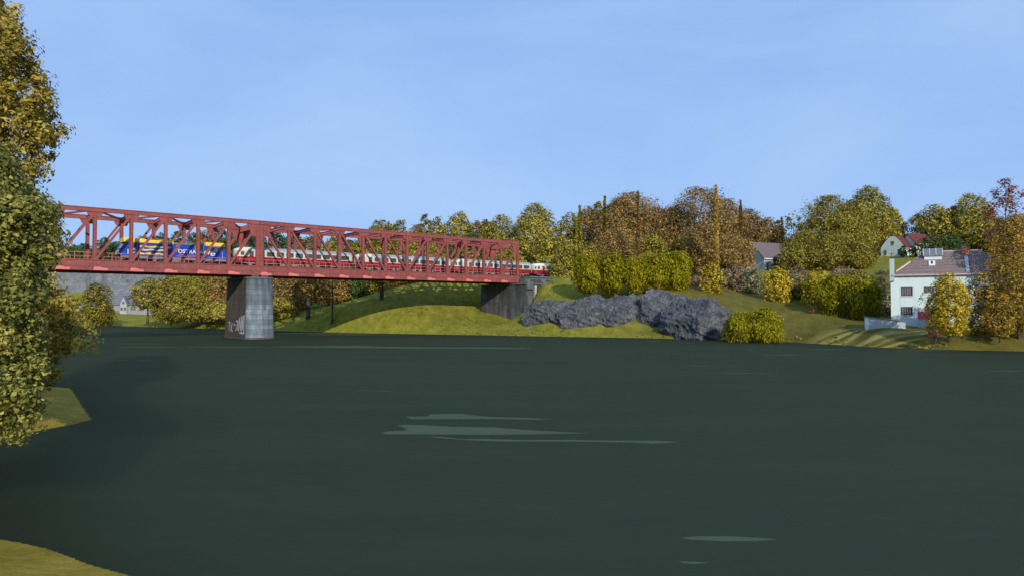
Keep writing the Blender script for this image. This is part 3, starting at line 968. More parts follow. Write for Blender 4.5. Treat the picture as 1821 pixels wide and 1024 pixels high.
coach(47.9, 'crimson and cream coach third behind the locomotive, leaving the right end of the truss')
coach(73.45, 'crimson and cream coach farthest from the locomotive, half hidden by trees beyond the abutment')

# ------------------------------------------------------------------ rocks and cliff
def rock(px, py, Y, rx, ry, rz, seed, label):
    """a broken, ledged outcrop: an ellipsoid cut by many slanted planes, then roughened"""
    c = P(px, py, Y)
    rnd = random.Random(seed * 31)
    planes = []
    for i in range(34):
        n = Vector((rnd.gauss(0, 1), rnd.gauss(0, 1), rnd.gauss(0, .8))).normalized()
        planes.append((n, rnd.uniform(.66, .95)))
    bm = bmesh.new()
    bmesh.ops.create_icosphere(bm, subdivisions=6, radius=1)
    off = Vector((seed * 7.3, seed * 3.1, seed))
    for v in bm.verts:
        n = v.co.normalized()
        r = 1.0
        for pn, d in planes:
            k = n.dot(pn)
            if k > .05:
                r = min(r, d / k)
        p = Vector((n.x * rx, n.y * ry, n.z * rz)) * r
        q = p + off
        strata = mnoise.noise(Vector((q.x * .25, q.y * .25, q.z * 1.5 + q.x * .5)))
        d = mnoise.noise(q * .35) * .13 + strata * .055 + mnoise.ridged_multi_fractal(q * .8, .9, 2.2, 5, 1.0, 2.0) * .055 - .03
        v.co = p * (1 + d)
    me = bpy.data.meshes.new('rock_outcrop'); bm.to_mesh(me); bm.free()
    me.materials.append(M['rock'])
    o = bpy.data.objects.new('rock_outcrop', me); C.objects.link(o)
    o.location = c
    tag(o, label, 'rock', 'grey rock outcrops on the river bank')
rock(984, 572, 154, 8.0, 7.0, 5.8, 1, 'light grey rock outcrop beside the bridge abutment')
rock(1043, 574, 150, 8.2, 7.0, 6.1, 2, 'grey rock outcrop second to the right of the abutment')
rock(1110, 569, 148, 8.4, 7.0, 6.2, 3, 'grey rock outcrop in the middle of the bank, under the lime bushes')
rock(1184, 570, 144, 8.2, 7.2, 6.9, 4, 'tallest dark grey rock outcrop, right under the last lime bush')
rock(1248, 582, 132, 8.2, 7.4, 6.5, 5, 'dark grey rock outcrop reaching the water beside the waterside lime bushes')

def make_cliff():
    a = P(40, 480, 296); b = P(300, 480, 296)
    nx, nz = 120, 40
    mb = MB()
    for j in range(nz + 1):
        for i in range(nx + 1):
            u = i / nx; k = j / nz
            x = a.x + (b.x - a.x) * u; z = 2 + 21.5 * k - (3.0 * max(0, (u - .75)) / .25)
            q = Vector((x * .09, z * .05, 2))
            dy = mnoise.ridged_multi_fractal(q, .9, 2.2, 5, 1.0, 2.0) * 2.6 + 5 * mnoise.noise(Vector((x * .04, 0, 5)))
            mb.v.append((x, 291.5 + 5 * k + dy - 2, z))
    for j in range(nz):
        for i in range(nx):
            o = j * (nx + 1) + i
            mb.f.append((o, o + 1, o + nx + 2, o + nx + 1)); mb.m.append(0)
    struct(mb.build('cliff', M['cliff'], smooth=True, fix=False))
make_cliff()

# ------------------------------------------------------------------ houses
def roofmat(name, c1, c2, line):
    m, nt, b = newmat(name)
    tc = nt.nodes.new('ShaderNodeTexCoord')
    sx = nt.nodes.new('ShaderNodeSeparateXYZ'); nt.links.new(tc.outputs['Object'], sx.inputs[0])
    ml = N(nt, 'ShaderNodeMath', operation='MULTIPLY'); nt.links.new(sx.outputs[2], ml.inputs[0]); ml.inputs[1].default_value = line
    fr = N(nt, 'ShaderNodeMath', operation='FRACT'); nt.links.new(ml.outputs[0], fr.inputs[0])
    n1 = noise(nt, objcoord(nt, (1, 1, 6)), 2.2, 5, 0.7)
    col = ramp(nt, n1, [(0.3, c1), (0.7, c2)])
    dk = ramp(nt, fr.outputs[0], [(0.0, (0.45, 0.42, 0.42)), (0.22, (1, 1, 1)), (0.9, (1.0, 1.0, 1.0))])
    nt.links.new(mix(nt, 0.85, col, dk, 'MULTIPLY'), b.inputs['Base Color'])
    b.inputs['Roughness'].default_value = 0.8
    b.inputs['Specular IOR Level'].default_value = 0.2
    bump(nt, b, fr.outputs[0], 0.5, 0.05)
    return m
M['tile'] = roofmat('brown red roof tiles', (0.12, 0.088, 0.080), (0.30, 0.215, 0.190), 1.9)
M['redtile'] = roofmat('dark red roof tiles', (0.12, 0.03, 0.03), (0.17, 0.045, 0.042), 1.6)
M['pinktile'] = roofmat('faded pink roof tiles', (0.36, 0.15, 0.14), (0.46, 0.22, 0.2), 1.6)
M['browntile'] = roofmat('purple brown roof tiles', (0.13, 0.10, 0.10), (0.19, 0.145, 0.143), 1.8)
M['slate'] = roofmat('grey slate roof', (0.13, 0.135, 0.16), (0.20, 0.205, 0.235), 1.6)
M['mint'] = plain('pale mint render', (0.62, 0.72, 0.66), 0.85, 0.07, 0.7, (1, 1, .4))
M['annexwall'] = plain('pale grey render', (0.42, 0.48, 0.46), 0.85, 0.08, 0.7)
M['greywall'] = plain('grey render', (0.46, 0.46, 0.44), 0.85, 0.1, 0.7)
M['riverwall'] = plain('dull grey render', (0.27, 0.265, 0.255), 0.85, 0.1, 0.7)
M['rivergable'] = plain('pale grey gable render', (0.38, 0.385, 0.36), 0.85, 0.1, 0.7)
M['farwhite'] = plain('white render', (0.60, 0.64, 0.56), 0.85, 0.1, 0.7)
M['brick'] = plain('orange brick', (0.42, 0.15, 0.085), 0.85, 0.35, 5)
M['flue'] = plain('blue grey sheet metal', (0.36, 0.43, 0.46), 0.45, 0.2, 3)
M['curtain'] = plain('grey brown curtain', (0.20, 0.16, 0.155), 0.9, 0.5, 3, (6, 6, .3))
M['frame'] = plain('dark window frame', (0.07, 0.07, 0.08), 0.6, 0.2, 3)
M['sheetroof'] = plain('grey roofing felt', (0.16, 0.165, 0.175), 0.8, 0.2, 2)
M['redsheet'] = plain('pinkish red corrugated sheet', (0.58, 0.09, 0.15), 0.5, 0.2, 3)
M['pinktrim'] = plain('pinkish eave board', (0.55, 0.40, 0.38), 0.7, 0.15, 2)

def window(root, x0, x1, z0, z1, y=0.0, bars=4, name='window'):
    fr = MB()
    fr.box(x0, x1, y - .05, y + .03, z0, z0 + .1); fr.box(x0, x1, y - .05, y + .03, z1 - .1, z1)
    fr.box(x0, x0 + .1, y - .05, y + .03, z0 + .1, z1 - .1); fr.box(x1 - .1, x1, y - .05, y + .03, z0 + .1, z1 - .1)
    w = fr.build(name, M['frame'], root)
    MB().box(x0 + .1, x1 - .1, y - .012, y + .02, z0 + .1, z1 - .1).build('pane', M['glass'], w)
    cu = MB()
    n = bars
    for i in range(n):
        a = x0 + .16 + (x1 - x0 - .3) * i / n
        cu.box(a, a + (x1 - x0 - .3) / n * .62, y - .018, y - .012, z0 + .16, z1 - .14)
    cu.build('curtain', M['curtain'], w)
    MB().box(x0 - .08, x1 + .08, y - .12, y + .02, z0 - .08, z0 - .003).build('sill', M['white'], w)
    return w

def big_house():
    base = P(1585, 582, 115)
    root = empty('house', (base.x, base.y, 0), R(-29.5))
    tag(root, 'white two storey house with brown tiled roof behind the round yellow tree', 'house')
    Wd, Dp, Ze, Zr = 16.5, 9.0, 11.0, 14.9
    MB().box(0, Wd, 0, Dp, 1.0, Ze).build('wall', M['mint'], root)
    ov = .35
    ridge0, ridge1 = 4.9, Wd - 3.5
    vs = [(-ov + .5, -ov, Ze), (Wd + ov, -ov, Ze), (Wd + ov, Dp + ov, Ze), (-ov + .5, Dp + ov, Ze), (ridge0, Dp / 2, Zr), (ridge1, Dp / 2, Zr)]
    mb = MB()
    vs2 = [(x, y, z + .18) for x, y, z in vs]
    mb.add(vs2, [(0, 1, 5, 4), (1, 2, 5), (2, 3, 4, 5), (3, 0, 4)])
    mb.add([(x, y, z + .02) for x, y, z in vs[:4]] + vs2[:4], [(0, 1, 2, 3), (0, 1, 5, 4), (1, 2, 6, 5), (2, 3, 7, 6), (3, 0, 4, 7)])
    rf = mb.build('roof', M['tile'], root)
    mb = MB()
    mb.beam((ridge0, Dp / 2, Zr + .24), (ridge1, Dp / 2, Zr + .24), .3, .2); mb.build('ridge_tiles', M['pinktrim'], rf)
    h0 = Vector((.15, -ov, Ze + .2)); h1 = Vector((ridge0, Dp / 2, Zr + .2))
    mb = MB(); mb.beam(h0.lerp(h1, .12), h0.lerp(h1, .55), .55, .22); mb.build('hip_tiles', M['pinktrim'], rf)
    mb = MB(); mb.box(.2, Wd + ov, -ov - .14, -ov - .003, Ze + .02, Ze + .22); mb.build('gutter', M['pinktrim'], rf)
    slope = (Zr - Ze) / (Dp / 2 + ov)
    def rz(y): return Ze + .18 + (y + ov) * slope
    # wide roof light box near the ridge
    mb = MB(); mb.box(4.9, 7.4, 2.8, 4.4, rz(2.8) - .3, rz(2.8) + .55); dm = mb.build('dormer', M['mint'], rf)
    mb = MB(); mb.prism_x([(2.65, rz(2.8) + .553), (2.65, rz(2.8) + .66), (4.45, Zr + .75), (4.45, Zr + .6)], 4.75, 7.55); mb.build('dormer_roof', M['sheetroof'], dm)
    mb = MB()
    for x in (4.75, 5.65, 6.55, 7.45):
        mb.prism_x([(2.6, rz(2.8) + .663), (2.6, rz(2.8) + .70), (4.45, Zr + .79), (4.45, Zr + .753)], x - .02, x + .10)
    mb.build('dormer_batten', M['annexwall'], dm)
    mb = MB(); yb = 1.5; mb.prism_x([(yb, rz(yb) + .01), (yb, rz(yb) + .2), (yb + .8, rz(yb + .8) + .2), (yb + .8, rz(yb + .8) + .01)], 5.5, 6.4); sk = mb.build('skylight', M['white'], rf)
    mb = MB(); mb.prism_x([(yb + .1, rz(yb + .1) + .203), (yb + .1, rz(yb + .1) + .22), (yb + .7, rz(yb + .7) + .22), (yb + .7, rz(yb + .7) + .203)], 5.8, 6.1); mb.build('skylight_glass', M['glass'], sk)
    mb = MB(); mb.box(10.2, 11.2, 3.6, 4.6, rz(3.6) - .4, Zr + .95); ch = mb.build('chimney', M['brick'], rf)
    mb = MB(); mb.box(10.1, 11.3, 3.5, 4.7, Zr + .953, Zr + 1.12); mb.build('chimney_cap', M['concrete'], ch)
    mb = MB(); mb.prism_x([(.0, rz(0) + .01), (.0, rz(0) + .14), (3.3, rz(3.3) + .14), (3.3, rz(3.3) + .01)], 10.5, 10.95); mb.build('flashing', M['flue'], rf)
    # tall chimney on the left corner with an aerial
    mb = MB(); mb.box(-.12, .58, -.35, .3, 10.2, 13.85); c2 = mb.build('chimney', M['annexwall'], root)
    mb = MB(); mb.cyl((.22, 0, 13.85), (.22, 0, 15.0), .05, n=6); mb.cyl((-.25, 0, 14.75), (.7, 0, 14.75), .03, n=6); mb.cyl((0, -.2, 14.5), (.45, .2, 14.5), .03, n=6); mb.build('aerial', M['steel'], c2)
    for x0, x1, z0, z1 in ((1.5, 3.15, 7.75, 9.2), (1.45, 3.1, 4.6, 6.0), (4.75, 6.1, 8.3, 9.2), (4.75, 6.1, 5.3, 6.1), (8.4, 10.05, 7.75, 9.2), (8.4, 10.05, 4.6, 6.0), (12.4, 14.05, 7.75, 9.2), (12.4, 14.05, 4.6, 6.0)):
        window(root, x0, x1, z0, z1)
    mb = MB()
    for x in (1.32, 3.3):
        mb.box(x, x + .04, -.012, 0, 3.0, 9.3)
    mb.build('wall_joint', M['annexwall'], root)
    # porch with red corrugated parapet
    MB().box(3.85, 7.2, -1.6, -.003, 1.0, 4.05).build('porch', M['annexwall'], root)
    mb = MB()
    for i in range(26):
        a = 3.8 + i * .13
        mb.box(a, a + .07, -1.76, -1.64, 4.06, 5.25)
        mb.box(a + .07, a + .13, -1.72, -1.64, 4.06, 5.25)
    mb.build('parapet', M['redsheet'], root)
big_house()

def annex():
    base = P(1539, 586, 111)
    root = empty('shed', (base.x, base.y, 0), R(-24))
    tag(root, 'low white shed with a sloping grey roof against the left end of the white house', 'shed')
    h0 = base.z
    za, zb_ = 6 - 18.5 * 111 / F, 6 - 26 * 111 / F
    MB().prism_y([(0, h0 - 1.2), (5.6, h0 - 1.2), (5.6, zb_), (0, za)], 0, 3.2).build('wall', M['annexwall'], root)
    MB().prism_y([(-.12, za + .02), (5.72, zb_ - .02), (5.72, zb_ + .10), (-.12, za + .14)], -.15, 3.3).build('roof', M['sheetroof'], root)
    MB().box(-.03, .45, -.06, -.003, h0 - 1.2, za - .06).build('corner_board', M['white'], root)
annex()

def gable_house(name, label, loc, rot, Lx, Dy, h, rh, wall, roof, wins=(), gable='x', chim=None, below=2.0, jerkin=0.0):
    """box along x with the ridge along x; front wall at y = 0, gable ends at x = 0 and x = Lx"""
    root = empty(name, loc, rot)
    tag(root, label, 'house')
    mb = MB()
    mb.prism_x([(0, -below), (Dy, -below), (Dy, h), (Dy / 2, h + rh), (0, h)], 0, Lx)
    mb.build('wall', wall, root)
    o = .4
    k = rh / (Dy / 2)
    mb = MB()
    top = h + rh
    for s_ in (0, 1):
        ya = -o if s_ == 0 else Dy + o
        za = h - o * k
        mb.prism_x([(ya, za + .03), (Dy / 2, top + .03), (Dy / 2, top + .28), (ya, za + .25)], -o + jerkin * .0, Lx + o)
    rf = mb.build('roof', roof, root)
    mb = MB(); mb.box(-o - .02, Lx + o + .02, -o - .12, -o - .003, h - o * k - .02, h - o * k + .22); mb.build('fascia', M['white'], rf)
    for (x0, x1, z0, z1) in wins:
        window(root, x0, x1, z0, z1, 0, 2)
    if chim:
        mb = MB(); mb.box(chim, chim + .8, Dy / 2 - .4, Dy / 2 + .4, top - .4, top + 1.0); mb.build('chimney', M['brick'], rf)
    return root

b = P(1359, 483, 185)
gable_house('house', 'grey house with a purple brown hipped roof among the rust trees', (b.x, b.y, b.z), math.atan2(.43, .9), 12, 8.2, 3.7, 4.2, M['greywall'], M['browntile'], ((.9, 1.5, .3, 2.2), (2.6, 3.2, .3, 2.2), (5, 6, 1, 2.2)), below=4)
b = P(1316, 484, 178)
gable_house('outbuilding', 'small pale outbuilding left of the grey house, behind pink bushes', (b.x, b.y, b.z), .25, 3.0, 4, 3.0, 1.2, M['greywall'], M['slate'], (), below=3)

# far hilltop houses: gable towards the viewer, ridge running away to the right
def hilltop():
    b = P(1566.5, 456, 232)
    root = empty('house', (b.x, b.y, b.z), R(-58))
    tag(root, 'far white house with rounded gable and dark red roof on the green hilltop', 'house')
    w, h, rh, Lr = 7.8, 2.7, 3.6, 18
    prof = [(0, -1.5), (w, -1.5), (w, h), (w * .80, h + rh * .58), (w * .60, h + rh), (w * .40, h + rh), (w * .20, h + rh * .58), (0, h)]
    MB().prism_y(prof, 0, Lr).build('wall', M['farwhite'], root)
    mb = MB()
    edge = [(w + .35, h - .25), (w * .80, h + rh * .58), (w * .60, h + rh), (w * .40, h + rh), (w * .20, h + rh * .58), (-.35, h - .25)]
    up = [(x, z + .26) for x, z in edge]
    for i in range(5):
        a, c = edge[i], edge[i + 1]; d, e = up[i], up[i + 1]
        mb.prism_y([(a[0], a[1] + .02), (c[0], c[1] + .02), e, d], .06, Lr + .3)
    mb.build('roof', M['redtile'], root)
    window(root, 3.4, 4.4, 3.5, 4.7, 0, 2); window(root, 1.0, 1.9, .2, 1.9, 0, 2); window(root, 5.7, 6.6, .2, 1.9, 0, 2)
    mb = MB(); mb.box(w + .003, w + .06, 6.0, 7.2, -.5, 1.9); mb.build('door', M['frame'], root)
    mb = MB(); mb.prism_y([(w * .86, h + rh * .42 + .30), (w * .94, h + rh * .18 + .30), (w * .94, h + rh * .18 + .36), (w * .86, h + rh * .42 + .36)], 8.0, 9.2); mb.build('roof_window', M['white'], root)
hilltop()
b = P(1629, 452, 226)
gable_house('house', 'far white house with red roof beside the dark green trees, right of the rounded gable', (b.x, b.y, b.z), R(20), 7.5, 6, 3.6, 3.2, M['farwhite'], M['redtile'], ((.6, 1.3, 1.2, 2.6),), below=3)
b = P(1664, 456, 236)
gable_house('house', 'far house with a faded pink roof just above the ridge of the white house', (b.x, b.y, b.z), R(4), 11, 6, 1.6, 2.2, M['farwhite'], M['pinktile'], (), below=3)

# riverside houses under the left span
def riverside():
    b = P(201, 557, 252)
    root = empty('house', (b.x, b.y, b.z), R(-6))
    tag(root, 'long grey house with slate roof and pointed front gable below the cliff', 'house')
    Lx, Dy, h, rh = 15.5, 8, 3.4, 3.4
    MB().prism_x([(0, -2), (Dy, -2), (Dy, h), (Dy / 2, h + rh), (0, h)], 0, Lx).build('wall', M['riverwall'], root)
    k = rh / (Dy / 2)
    mb = MB()
    for a in (-.4, Dy + .4):
        mb.prism_x([(a, h - .4 * k + .03), (Dy / 2, h + rh + .03), (Dy / 2, h + rh + .28), (a, h - .4 * k + .25)], -.4, Lx + .4)
    rf = mb.build('roof', M['slate'], root)
    mb = MB(); mb.box(6.2, 6.9, 3.6, 4.4, h + rh - .2, h + rh + .9); mb.build('chimney', M['brick'], rf)
    mb = MB(); mb.prism_y([(3.3, -2), (5.9, -2), (5.9, 3.4), (4.6, 6.2), (3.3, 3.4)], -1.0, 3.4); g = mb.build('front_gable', M['rivergable'], root)
    mb = MB(); mb.prism_y([(3.0, 2.85), (4.6, 6.25), (4.6, 6.5), (2.95, 3.0)], -1.15, 3.4); mb.prism_y([(6.2, 2.85), (4.6, 6.25), (4.6, 6.5), (6.25, 3.0)], -1.15, 3.4); mb.build('gable_roof', M['slate'], g)
    window(root, 4.2, 5.0, 3.3, 4.3, -1.0, 2); window(root, 3.6, 4.4, 1.0, 2.2, -1.0, 2); window(root, 4.9, 5.6, 1.0, 2.2, -1.0, 2)
    window(root, 6.8, 7.5, 1.0, 2.3, 0, 2); window(root, 7.9, 8.6, 1.0, 2.3, 0, 2); window(root, 10.5, 11.3, 1.0, 2.3, 0, 2)
    MB().box(0.0, 3.29, -.05, -.003, -2, .9).build('plinth', M['slate'], root)
riverside()
b = P(141, 557, 246)
gable_house('house', 'small white cottage at the left, half hidden behind the olive riverside tree', (b.x + 2.4, b.y, b.z), R(90), 6, 2.7, 2.6, 1.6, M['riverwall'], M['slate'], (), below=2)
b = P(260, 557, 254)
gable_house('house', 'white walled house peeping out behind the slender riverside tree', (b.x, b.y, b.z), R(8), 8, 6, 3.6, 2.6, M['rivergable'], M['redtile'], ((.6, 1.5, 1.0, 2.4),), below=2)

# ------------------------------------------------------------------ trees
def leaf_mesh(name, centres, outward, sizes, tones, mat, rng, aspect=1.0):
    """many small ragged leaf sprays, each a bent quad"""
    n = len(centres)
    nrm = outward + rng.normal(0, .40, (n, 3)); nrm[:, 2] += .25
    nrm /= np.linalg.norm(nrm, axis=1)[:, None] + 1e-9
    t = rng.normal(0, 1, (n, 3)); t -= nrm * np.sum(t * nrm, 1)[:, None]
    if aspect > 1.3:
        t = t * .35 + np.array([0, 0, 1.0]); t -= nrm * np.sum(t * nrm, 1)[:, None]
    t /= np.linalg.norm(t, axis=1)[:, None] + 1e-9
    b = np.cross(nrm, t)
    s = sizes[:, None]
    jit = lambda: (1 + rng.uniform(-.45, .35, (n, 1)))
    v0 = centres + t * s * aspect * jit()
    v1 = centres + b * s * .62 * jit() + t * s * rng.uniform(-.3, .3, (n, 1))
    v2 = centres - t * s * aspect * jit()
    v3 = centres - b * s * .62 * jit() + nrm * s * rng.uniform(-.4, .4, (n, 1))
    v = np.stack([v0, v1, v2, v3], 1).reshape(-1, 3)
    me = bpy.data.meshes.new(name)
    me.vertices.add(4 * n); me.vertices.foreach_set('co', v.astype(np.float32).ravel())
    me.loops.add(4 * n); me.loops.foreach_set('vertex_index', np.arange(4 * n, dtype=np.int32))
    me.polygons.add(n); me.polygons.foreach_set('loop_start', np.arange(0, 4 * n, 4, dtype=np.int32))
    me.update(calc_edges=True)
    a = me.attributes.new('tone', 'FLOAT', 'POINT')
    a.data.foreach_set('value', np.repeat(np.clip(tones, 0, 1), 4).astype(np.float32))
    me.materials.append(mat)
    return me

# crown outlines: radius (0..1) against height (0..1)
PROF = {
    'dome':  [(0, .50), (.12, .82), (.35, 1.0), (.6, .95), (.8, .74), (.93, .42), (1, .1)],
    'ovate': [(0, .45), (.10, .78), (.30, 1.0), (.5, .95), (.7, .78), (.85, .54), (.95, .28), (1, .06)],
    'egg':   [(0, .55), (.08, .85), (.3, 1.0), (.6, .97), (.8, .78), (.93, .46), (1, .12)],
    'fan':   [(0, .42), (.12, .70), (.35, .92), (.62, 1.0), (.85, .86), (1, .45)],
    'mound': [(0, .85), (.2, 1.0), (.5, .95), (.75, .72), (.92, .4), (1, .12)],
    'column': [(0, .6), (.1, 1.0), (.5, .9), (.85, .6), (1, .2)],
    'open':  [(0, .25), (.2, .6), (.45, .95), (.7, 1.0), (.88, .6), (1, .15)],
}
def crown(shape, H_, R_, base, leaf, cover, mat, seed, aspect=1.0, lump=.2, solid=.5, fill=.4):
    """foliage of one tree: leaf clumps through the crown plus a thinner even fill"""
    rng = np.random.default_rng(seed)
    pr = np.array(PROF[shape])
    hc = H_ - base
    area = 1.5 * R_ * hc
    total = int(np.clip(cover * area / (leaf * leaf), 150, 26000))
    ph = rng.uniform(0, 6.28, 4)
    def envelope(hs, ang):
        rr = np.interp(hs, pr[:, 0], pr[:, 1]) * R_
        return rr * (1 + .12 * np.sin(ang * 3 + ph[0]) + .09 * np.sin(ang * 5 + hs * 7 + ph[1]) + .10 * np.sin(hs * 11 + ang * 2 + ph[2]))
    def sample(n, lo):
        hs = rng.uniform(0, 1, n * 4)
        hs = hs[rng.uniform(0, 1, len(hs)) < np.interp(hs, pr[:, 0], pr[:, 1])][:n]
        ang = rng.uniform(0, 2 * np.pi, len(hs))
        rad = envelope(hs, ang) * np.sqrt(rng.uniform(lo ** 2, 1, len(hs)))
        return np.stack([rad * np.cos(ang), rad * np.sin(ang), base + hs * hc], 1), hs
    nc = int(np.clip(total / 55, 14, 260))
    cc, hs = sample(nc, solid)
    nc = len(cc)
    cr = min(lump * R_, .14 * hc + .3) * rng.uniform(.6, 1.4, nc)
    per = max(3, int(total * (1 - fill) / nc))
    g = rng.normal(0, 1, (nc, per, 3)); g /= np.linalg.norm(g, axis=2)[:, :, None]
    rads = rng.uniform(.12, 1, (nc, per)) ** .6
    p1 = cc[:, None, :] * np.array([.93, .93, 1]) + g * (rads * cr[:, None])[:, :, None]
    axis = np.array([0, 0, base + hc * .42])
    def out(c): return (c - axis) / (np.linalg.norm(c - axis, axis=-1)[..., None] + 1e-6)
    o1 = g * .75 + out(cc)[:, None, :] * .9
    ct = rng.normal(0, .13, nc)
    t1 = .5 + ct[:, None] + rng.normal(0, .24, (nc, per))
    p2, h2 = sample(int(total * fill), .3)
    o2 = out(p2) + rng.normal(0, .4, p2.shape)
    t2 = .47 + rng.normal(0, .27, len(p2))
    pts = np.concatenate([p1.reshape(-1, 3), p2]); ow = np.concatenate([o1.reshape(-1, 3), o2]); tn = np.concatenate([t1.ravel(), t2])
    pts[:, 2] = np.clip(pts[:, 2], .03, H_ * 1.005)
    return leaf_mesh('crown', pts, ow, leaf * rng.uniform(.55, 1.45, len(pts)), tn, mat, rng, aspect)

def trunk_mesh(H_, R_, base, r0, seed, stems=1, mat=None):
    rnd = random.Random(seed)
    mb = MB()
    for s_ in range(stems):
        a = 2 * math.pi * s_ / max(1, stems) + rnd.random()
        lean = 0 if stems == 1 else .35
        pts = []
        top = H_ * (.80 if stems == 1 else .6)
        for i in range(6):
            k = i / 5
            pts.append(Vector((math.cos(a) * lean * R_ * k + rnd.uniform(-.12, .12) * k, math.sin(a) * lean * R_ * k + rnd.uniform(-.12, .12) * k, -.8 + (top + .8) * k)))
        for i in range(5):
            ra = r0 * (1 - .8 * i / 5) * (1.2 if i == 0 else 1); rb = r0 * (1 - .8 * (i + 1) / 5)
            mb.cyl(pts[i], pts[i + 1], ra, rb, 8)
        if stems == 1:
            for i in range(7):
                k = rnd.uniform(.3, .9)
                p = pts[0].lerp(pts[-1], max(k, (base + .4) / top))
                b_ = rnd.random() * 6.28
                q = p + Vector((math.cos(b_) * R_ * .65, math.sin(b_) * R_ * .65, R_ * .45))
                mb.cyl(p, q, r0 * .35, r0 * .1, 6)
    me_o = mb.build('trunk', mat or M['bark'], smooth=True)
    me = me_o.data
    bpy.data.objects.remove(me_o)
    return me

# kind: leaf material, outline, share of the height left bare below, leaf size in photo pixels, cover, extras
KIND = {
    'gold':   ('gold', 'ovate', .04, 1.75, 5.5, {}),
    'rust':   ('rust', 'dome', .06, 1.65, 5.5, {}),
    'green':  ('green', 'ovate', .06, 1.8, 5.0, {}),
    'olive':  ('olive', 'dome', .03, 1.6, 5.5, {}),
    'stem':   ('rust', 'dome', .27, 1.7, 4.2, {'trunk': .030}),
    'stemgold': ('gold', 'ovate', .27, 1.7, 4.2, {'trunk': .026}),
    'thin':   ('olive', 'open', .38, 1.7, 2.2, {'solid': .1, 'fill': .2, 'trunk': .013}),
    'lime':   ('lime', 'fan', .03, 1.25, 6.5, {'aspect': 1.8, 'lump': .26, 'solid': .25, 'stems': 5}),
    'limelow': ('lime', 'mound', .02, 1.35, 6.5, {'aspect': 1.6, 'lump': .26, 'solid': .3, 'stems': 5}),
    'yellow': ('yellow', 'egg', .03, 1.75, 6.0, {'lump': .18}),
    'pink':   ('pink', 'mound', .03, 1.6, 5.0, {'stems': 4}),
    'pale':   ('pale', 'mound', .03, 1.6, 5.0, {'stems': 4}),
    'red':    ('red', 'mound', .03, 1.4, 5.0, {'stems': 4}),
    'mixed':  ('mixed', 'dome', .03, 1.8, 3.4, {'lump': .18}),
    'sparse': ('red', 'open', .3, 2.0, 1.5, {'solid': .15, 'lump': .24, 'fill': .25}),
    'sparsegold': ('gold', 'open', .3, 1.9, 1.4, {'solid': .15, 'lump': .24, 'fill': .2}),
    'column': ('gold', 'column', .02, 1.3, 14.0, {'aspect': 1.8, 'lump': .4, 'solid': .1}),
    'columnrust': ('rust', 'column', .02, 1.2, 14.0, {'aspect': 1.8, 'lump': .4, 'solid': .1}),
    'columnbright': ('ochre', 'column', .02, 1.3, 14.0, {'aspect': 1.8, 'lump': .4, 'solid': .1}),
    'dark':   ('green', 'dome', .03, 1.5, 5.5, {}),
}

NAMES = {'lime': 'bush', 'limelow': 'bush', 'pink': 'bush', 'pale': 'bush', 'red': 'bush', 'column': 'columnar_tree', 'columnrust': 'columnar_tree', 'columnbright': 'columnar_tree',
         'yellow': 'yellow_tree', 'rust': 'broadleaf_tree', 'gold': 'broadleaf_tree', 'green': 'broadleaf_tree', 'olive': 'broadleaf_tree'}
count = [0]
LABELS = {}
def plant(kind, px, Y, top, wpx, label, group=None, base=None):
    mat, shp, bare, leafpx, cover, ex = KIND[kind]
    count[0] += 1
    x = (px - 910.5) / F * Y
    for _ in range(3):
        g = gz(x, Y)
        x = P(px, 545 - (g - 6) * F / Y, Y).x
    if base is not None:
        g = P(px, base, Y).z
    hgt = max(1.0, P(px, top, Y).z - g)
    wr = wpx / 2 * Y / F * (1.18 if kind in ('gold', 'rust') and Y > 170 else 1.0)
    seed = count[0] * 17 + 3
    cm = crown(shp, hgt, wr * .95, bare * hgt, leafpx * Y / F, cover, LEAF[mat], seed, ex.get('aspect', 1.0), ex.get('lump', .2), ex.get('solid', .5), ex.get('fill', .4))
    stems = ex.get('stems', 1)
    r0 = hgt * ex.get('trunk', .016) if stems == 1 else .05
    if 'column' in kind:
        r0 = .10
    tm = trunk_mesh(hgt, wr, bare * hgt, r0, seed, stems, M['palebark'] if kind == 'columnbright' else M['bark'])
    root = empty(NAMES.get(kind, 'tree'), (x, Y, g - .05), (count[0] * 2.399) % 6.283)
    cat = 'bush' if NAMES.get(kind) == 'bush' else 'tree'
    tag(root, label, cat, group)
    LABELS.setdefault(label, []).append(group)
    o = bpy.data.objects.new('crown', cm); C.objects.link(o); o.parent = root
    o = bpy.data.objects.new('stems' if cat == 'bush' else 'trunk', tm); C.objects.link(o); o.parent = root
    return root

FARG = 'deep green trees on the plateau behind the left span'
FARL = 'deep green tree on the plateau, its top seen through the left truss span'
for px, Y, top, w in ((95,335,431,60),(122,330,432,54),(152,328,433,52),(184,326,422,46),(225,335,425,52),(258,330,419,50),(286,328,413,46),(316,330,412,46),(343,330,413,45),(392,330,406,52),(421,325,404,52)):
    plant('green', px, Y, top, w, FARL, FARG)
for px, Y, top, w in ((140,345,436,60),(205,345,430,60),(300,345,424,60),(365,345,420,60),(450,345,415,60)):
    plant('green', px, Y, top, w, 'deep green tree filling the gaps behind the front row above the left span', 'second row of deep green trees')
plant('rust', 367, 318, 408, 40, 'only rust brown tree among the green ones above the blue locomotive')
plant('green', 457, 318, 406, 50, 'deep green tree directly behind the double posts above the pier')
plant('green', 491, 318, 402, 38, 'deep green tree whose tip shows in the first top opening right of the pier')
plant('green', 522, 316, 413, 52, 'deep green tree behind the first crimson coach, right of the tip in the opening')
plant('green', 556, 316, 419, 50, 'deep green tree above the middle of the first crimson coach')
plant('gold', 592, 310, 424, 46, 'golden green tree above the right end of the first crimson coach')
plant('green', 622, 310, 427, 50, 'deep green tree above the gap between first and second coach')
plant('olive', 640, 290, 425, 50, 'olive tree above the nose of the second coach')
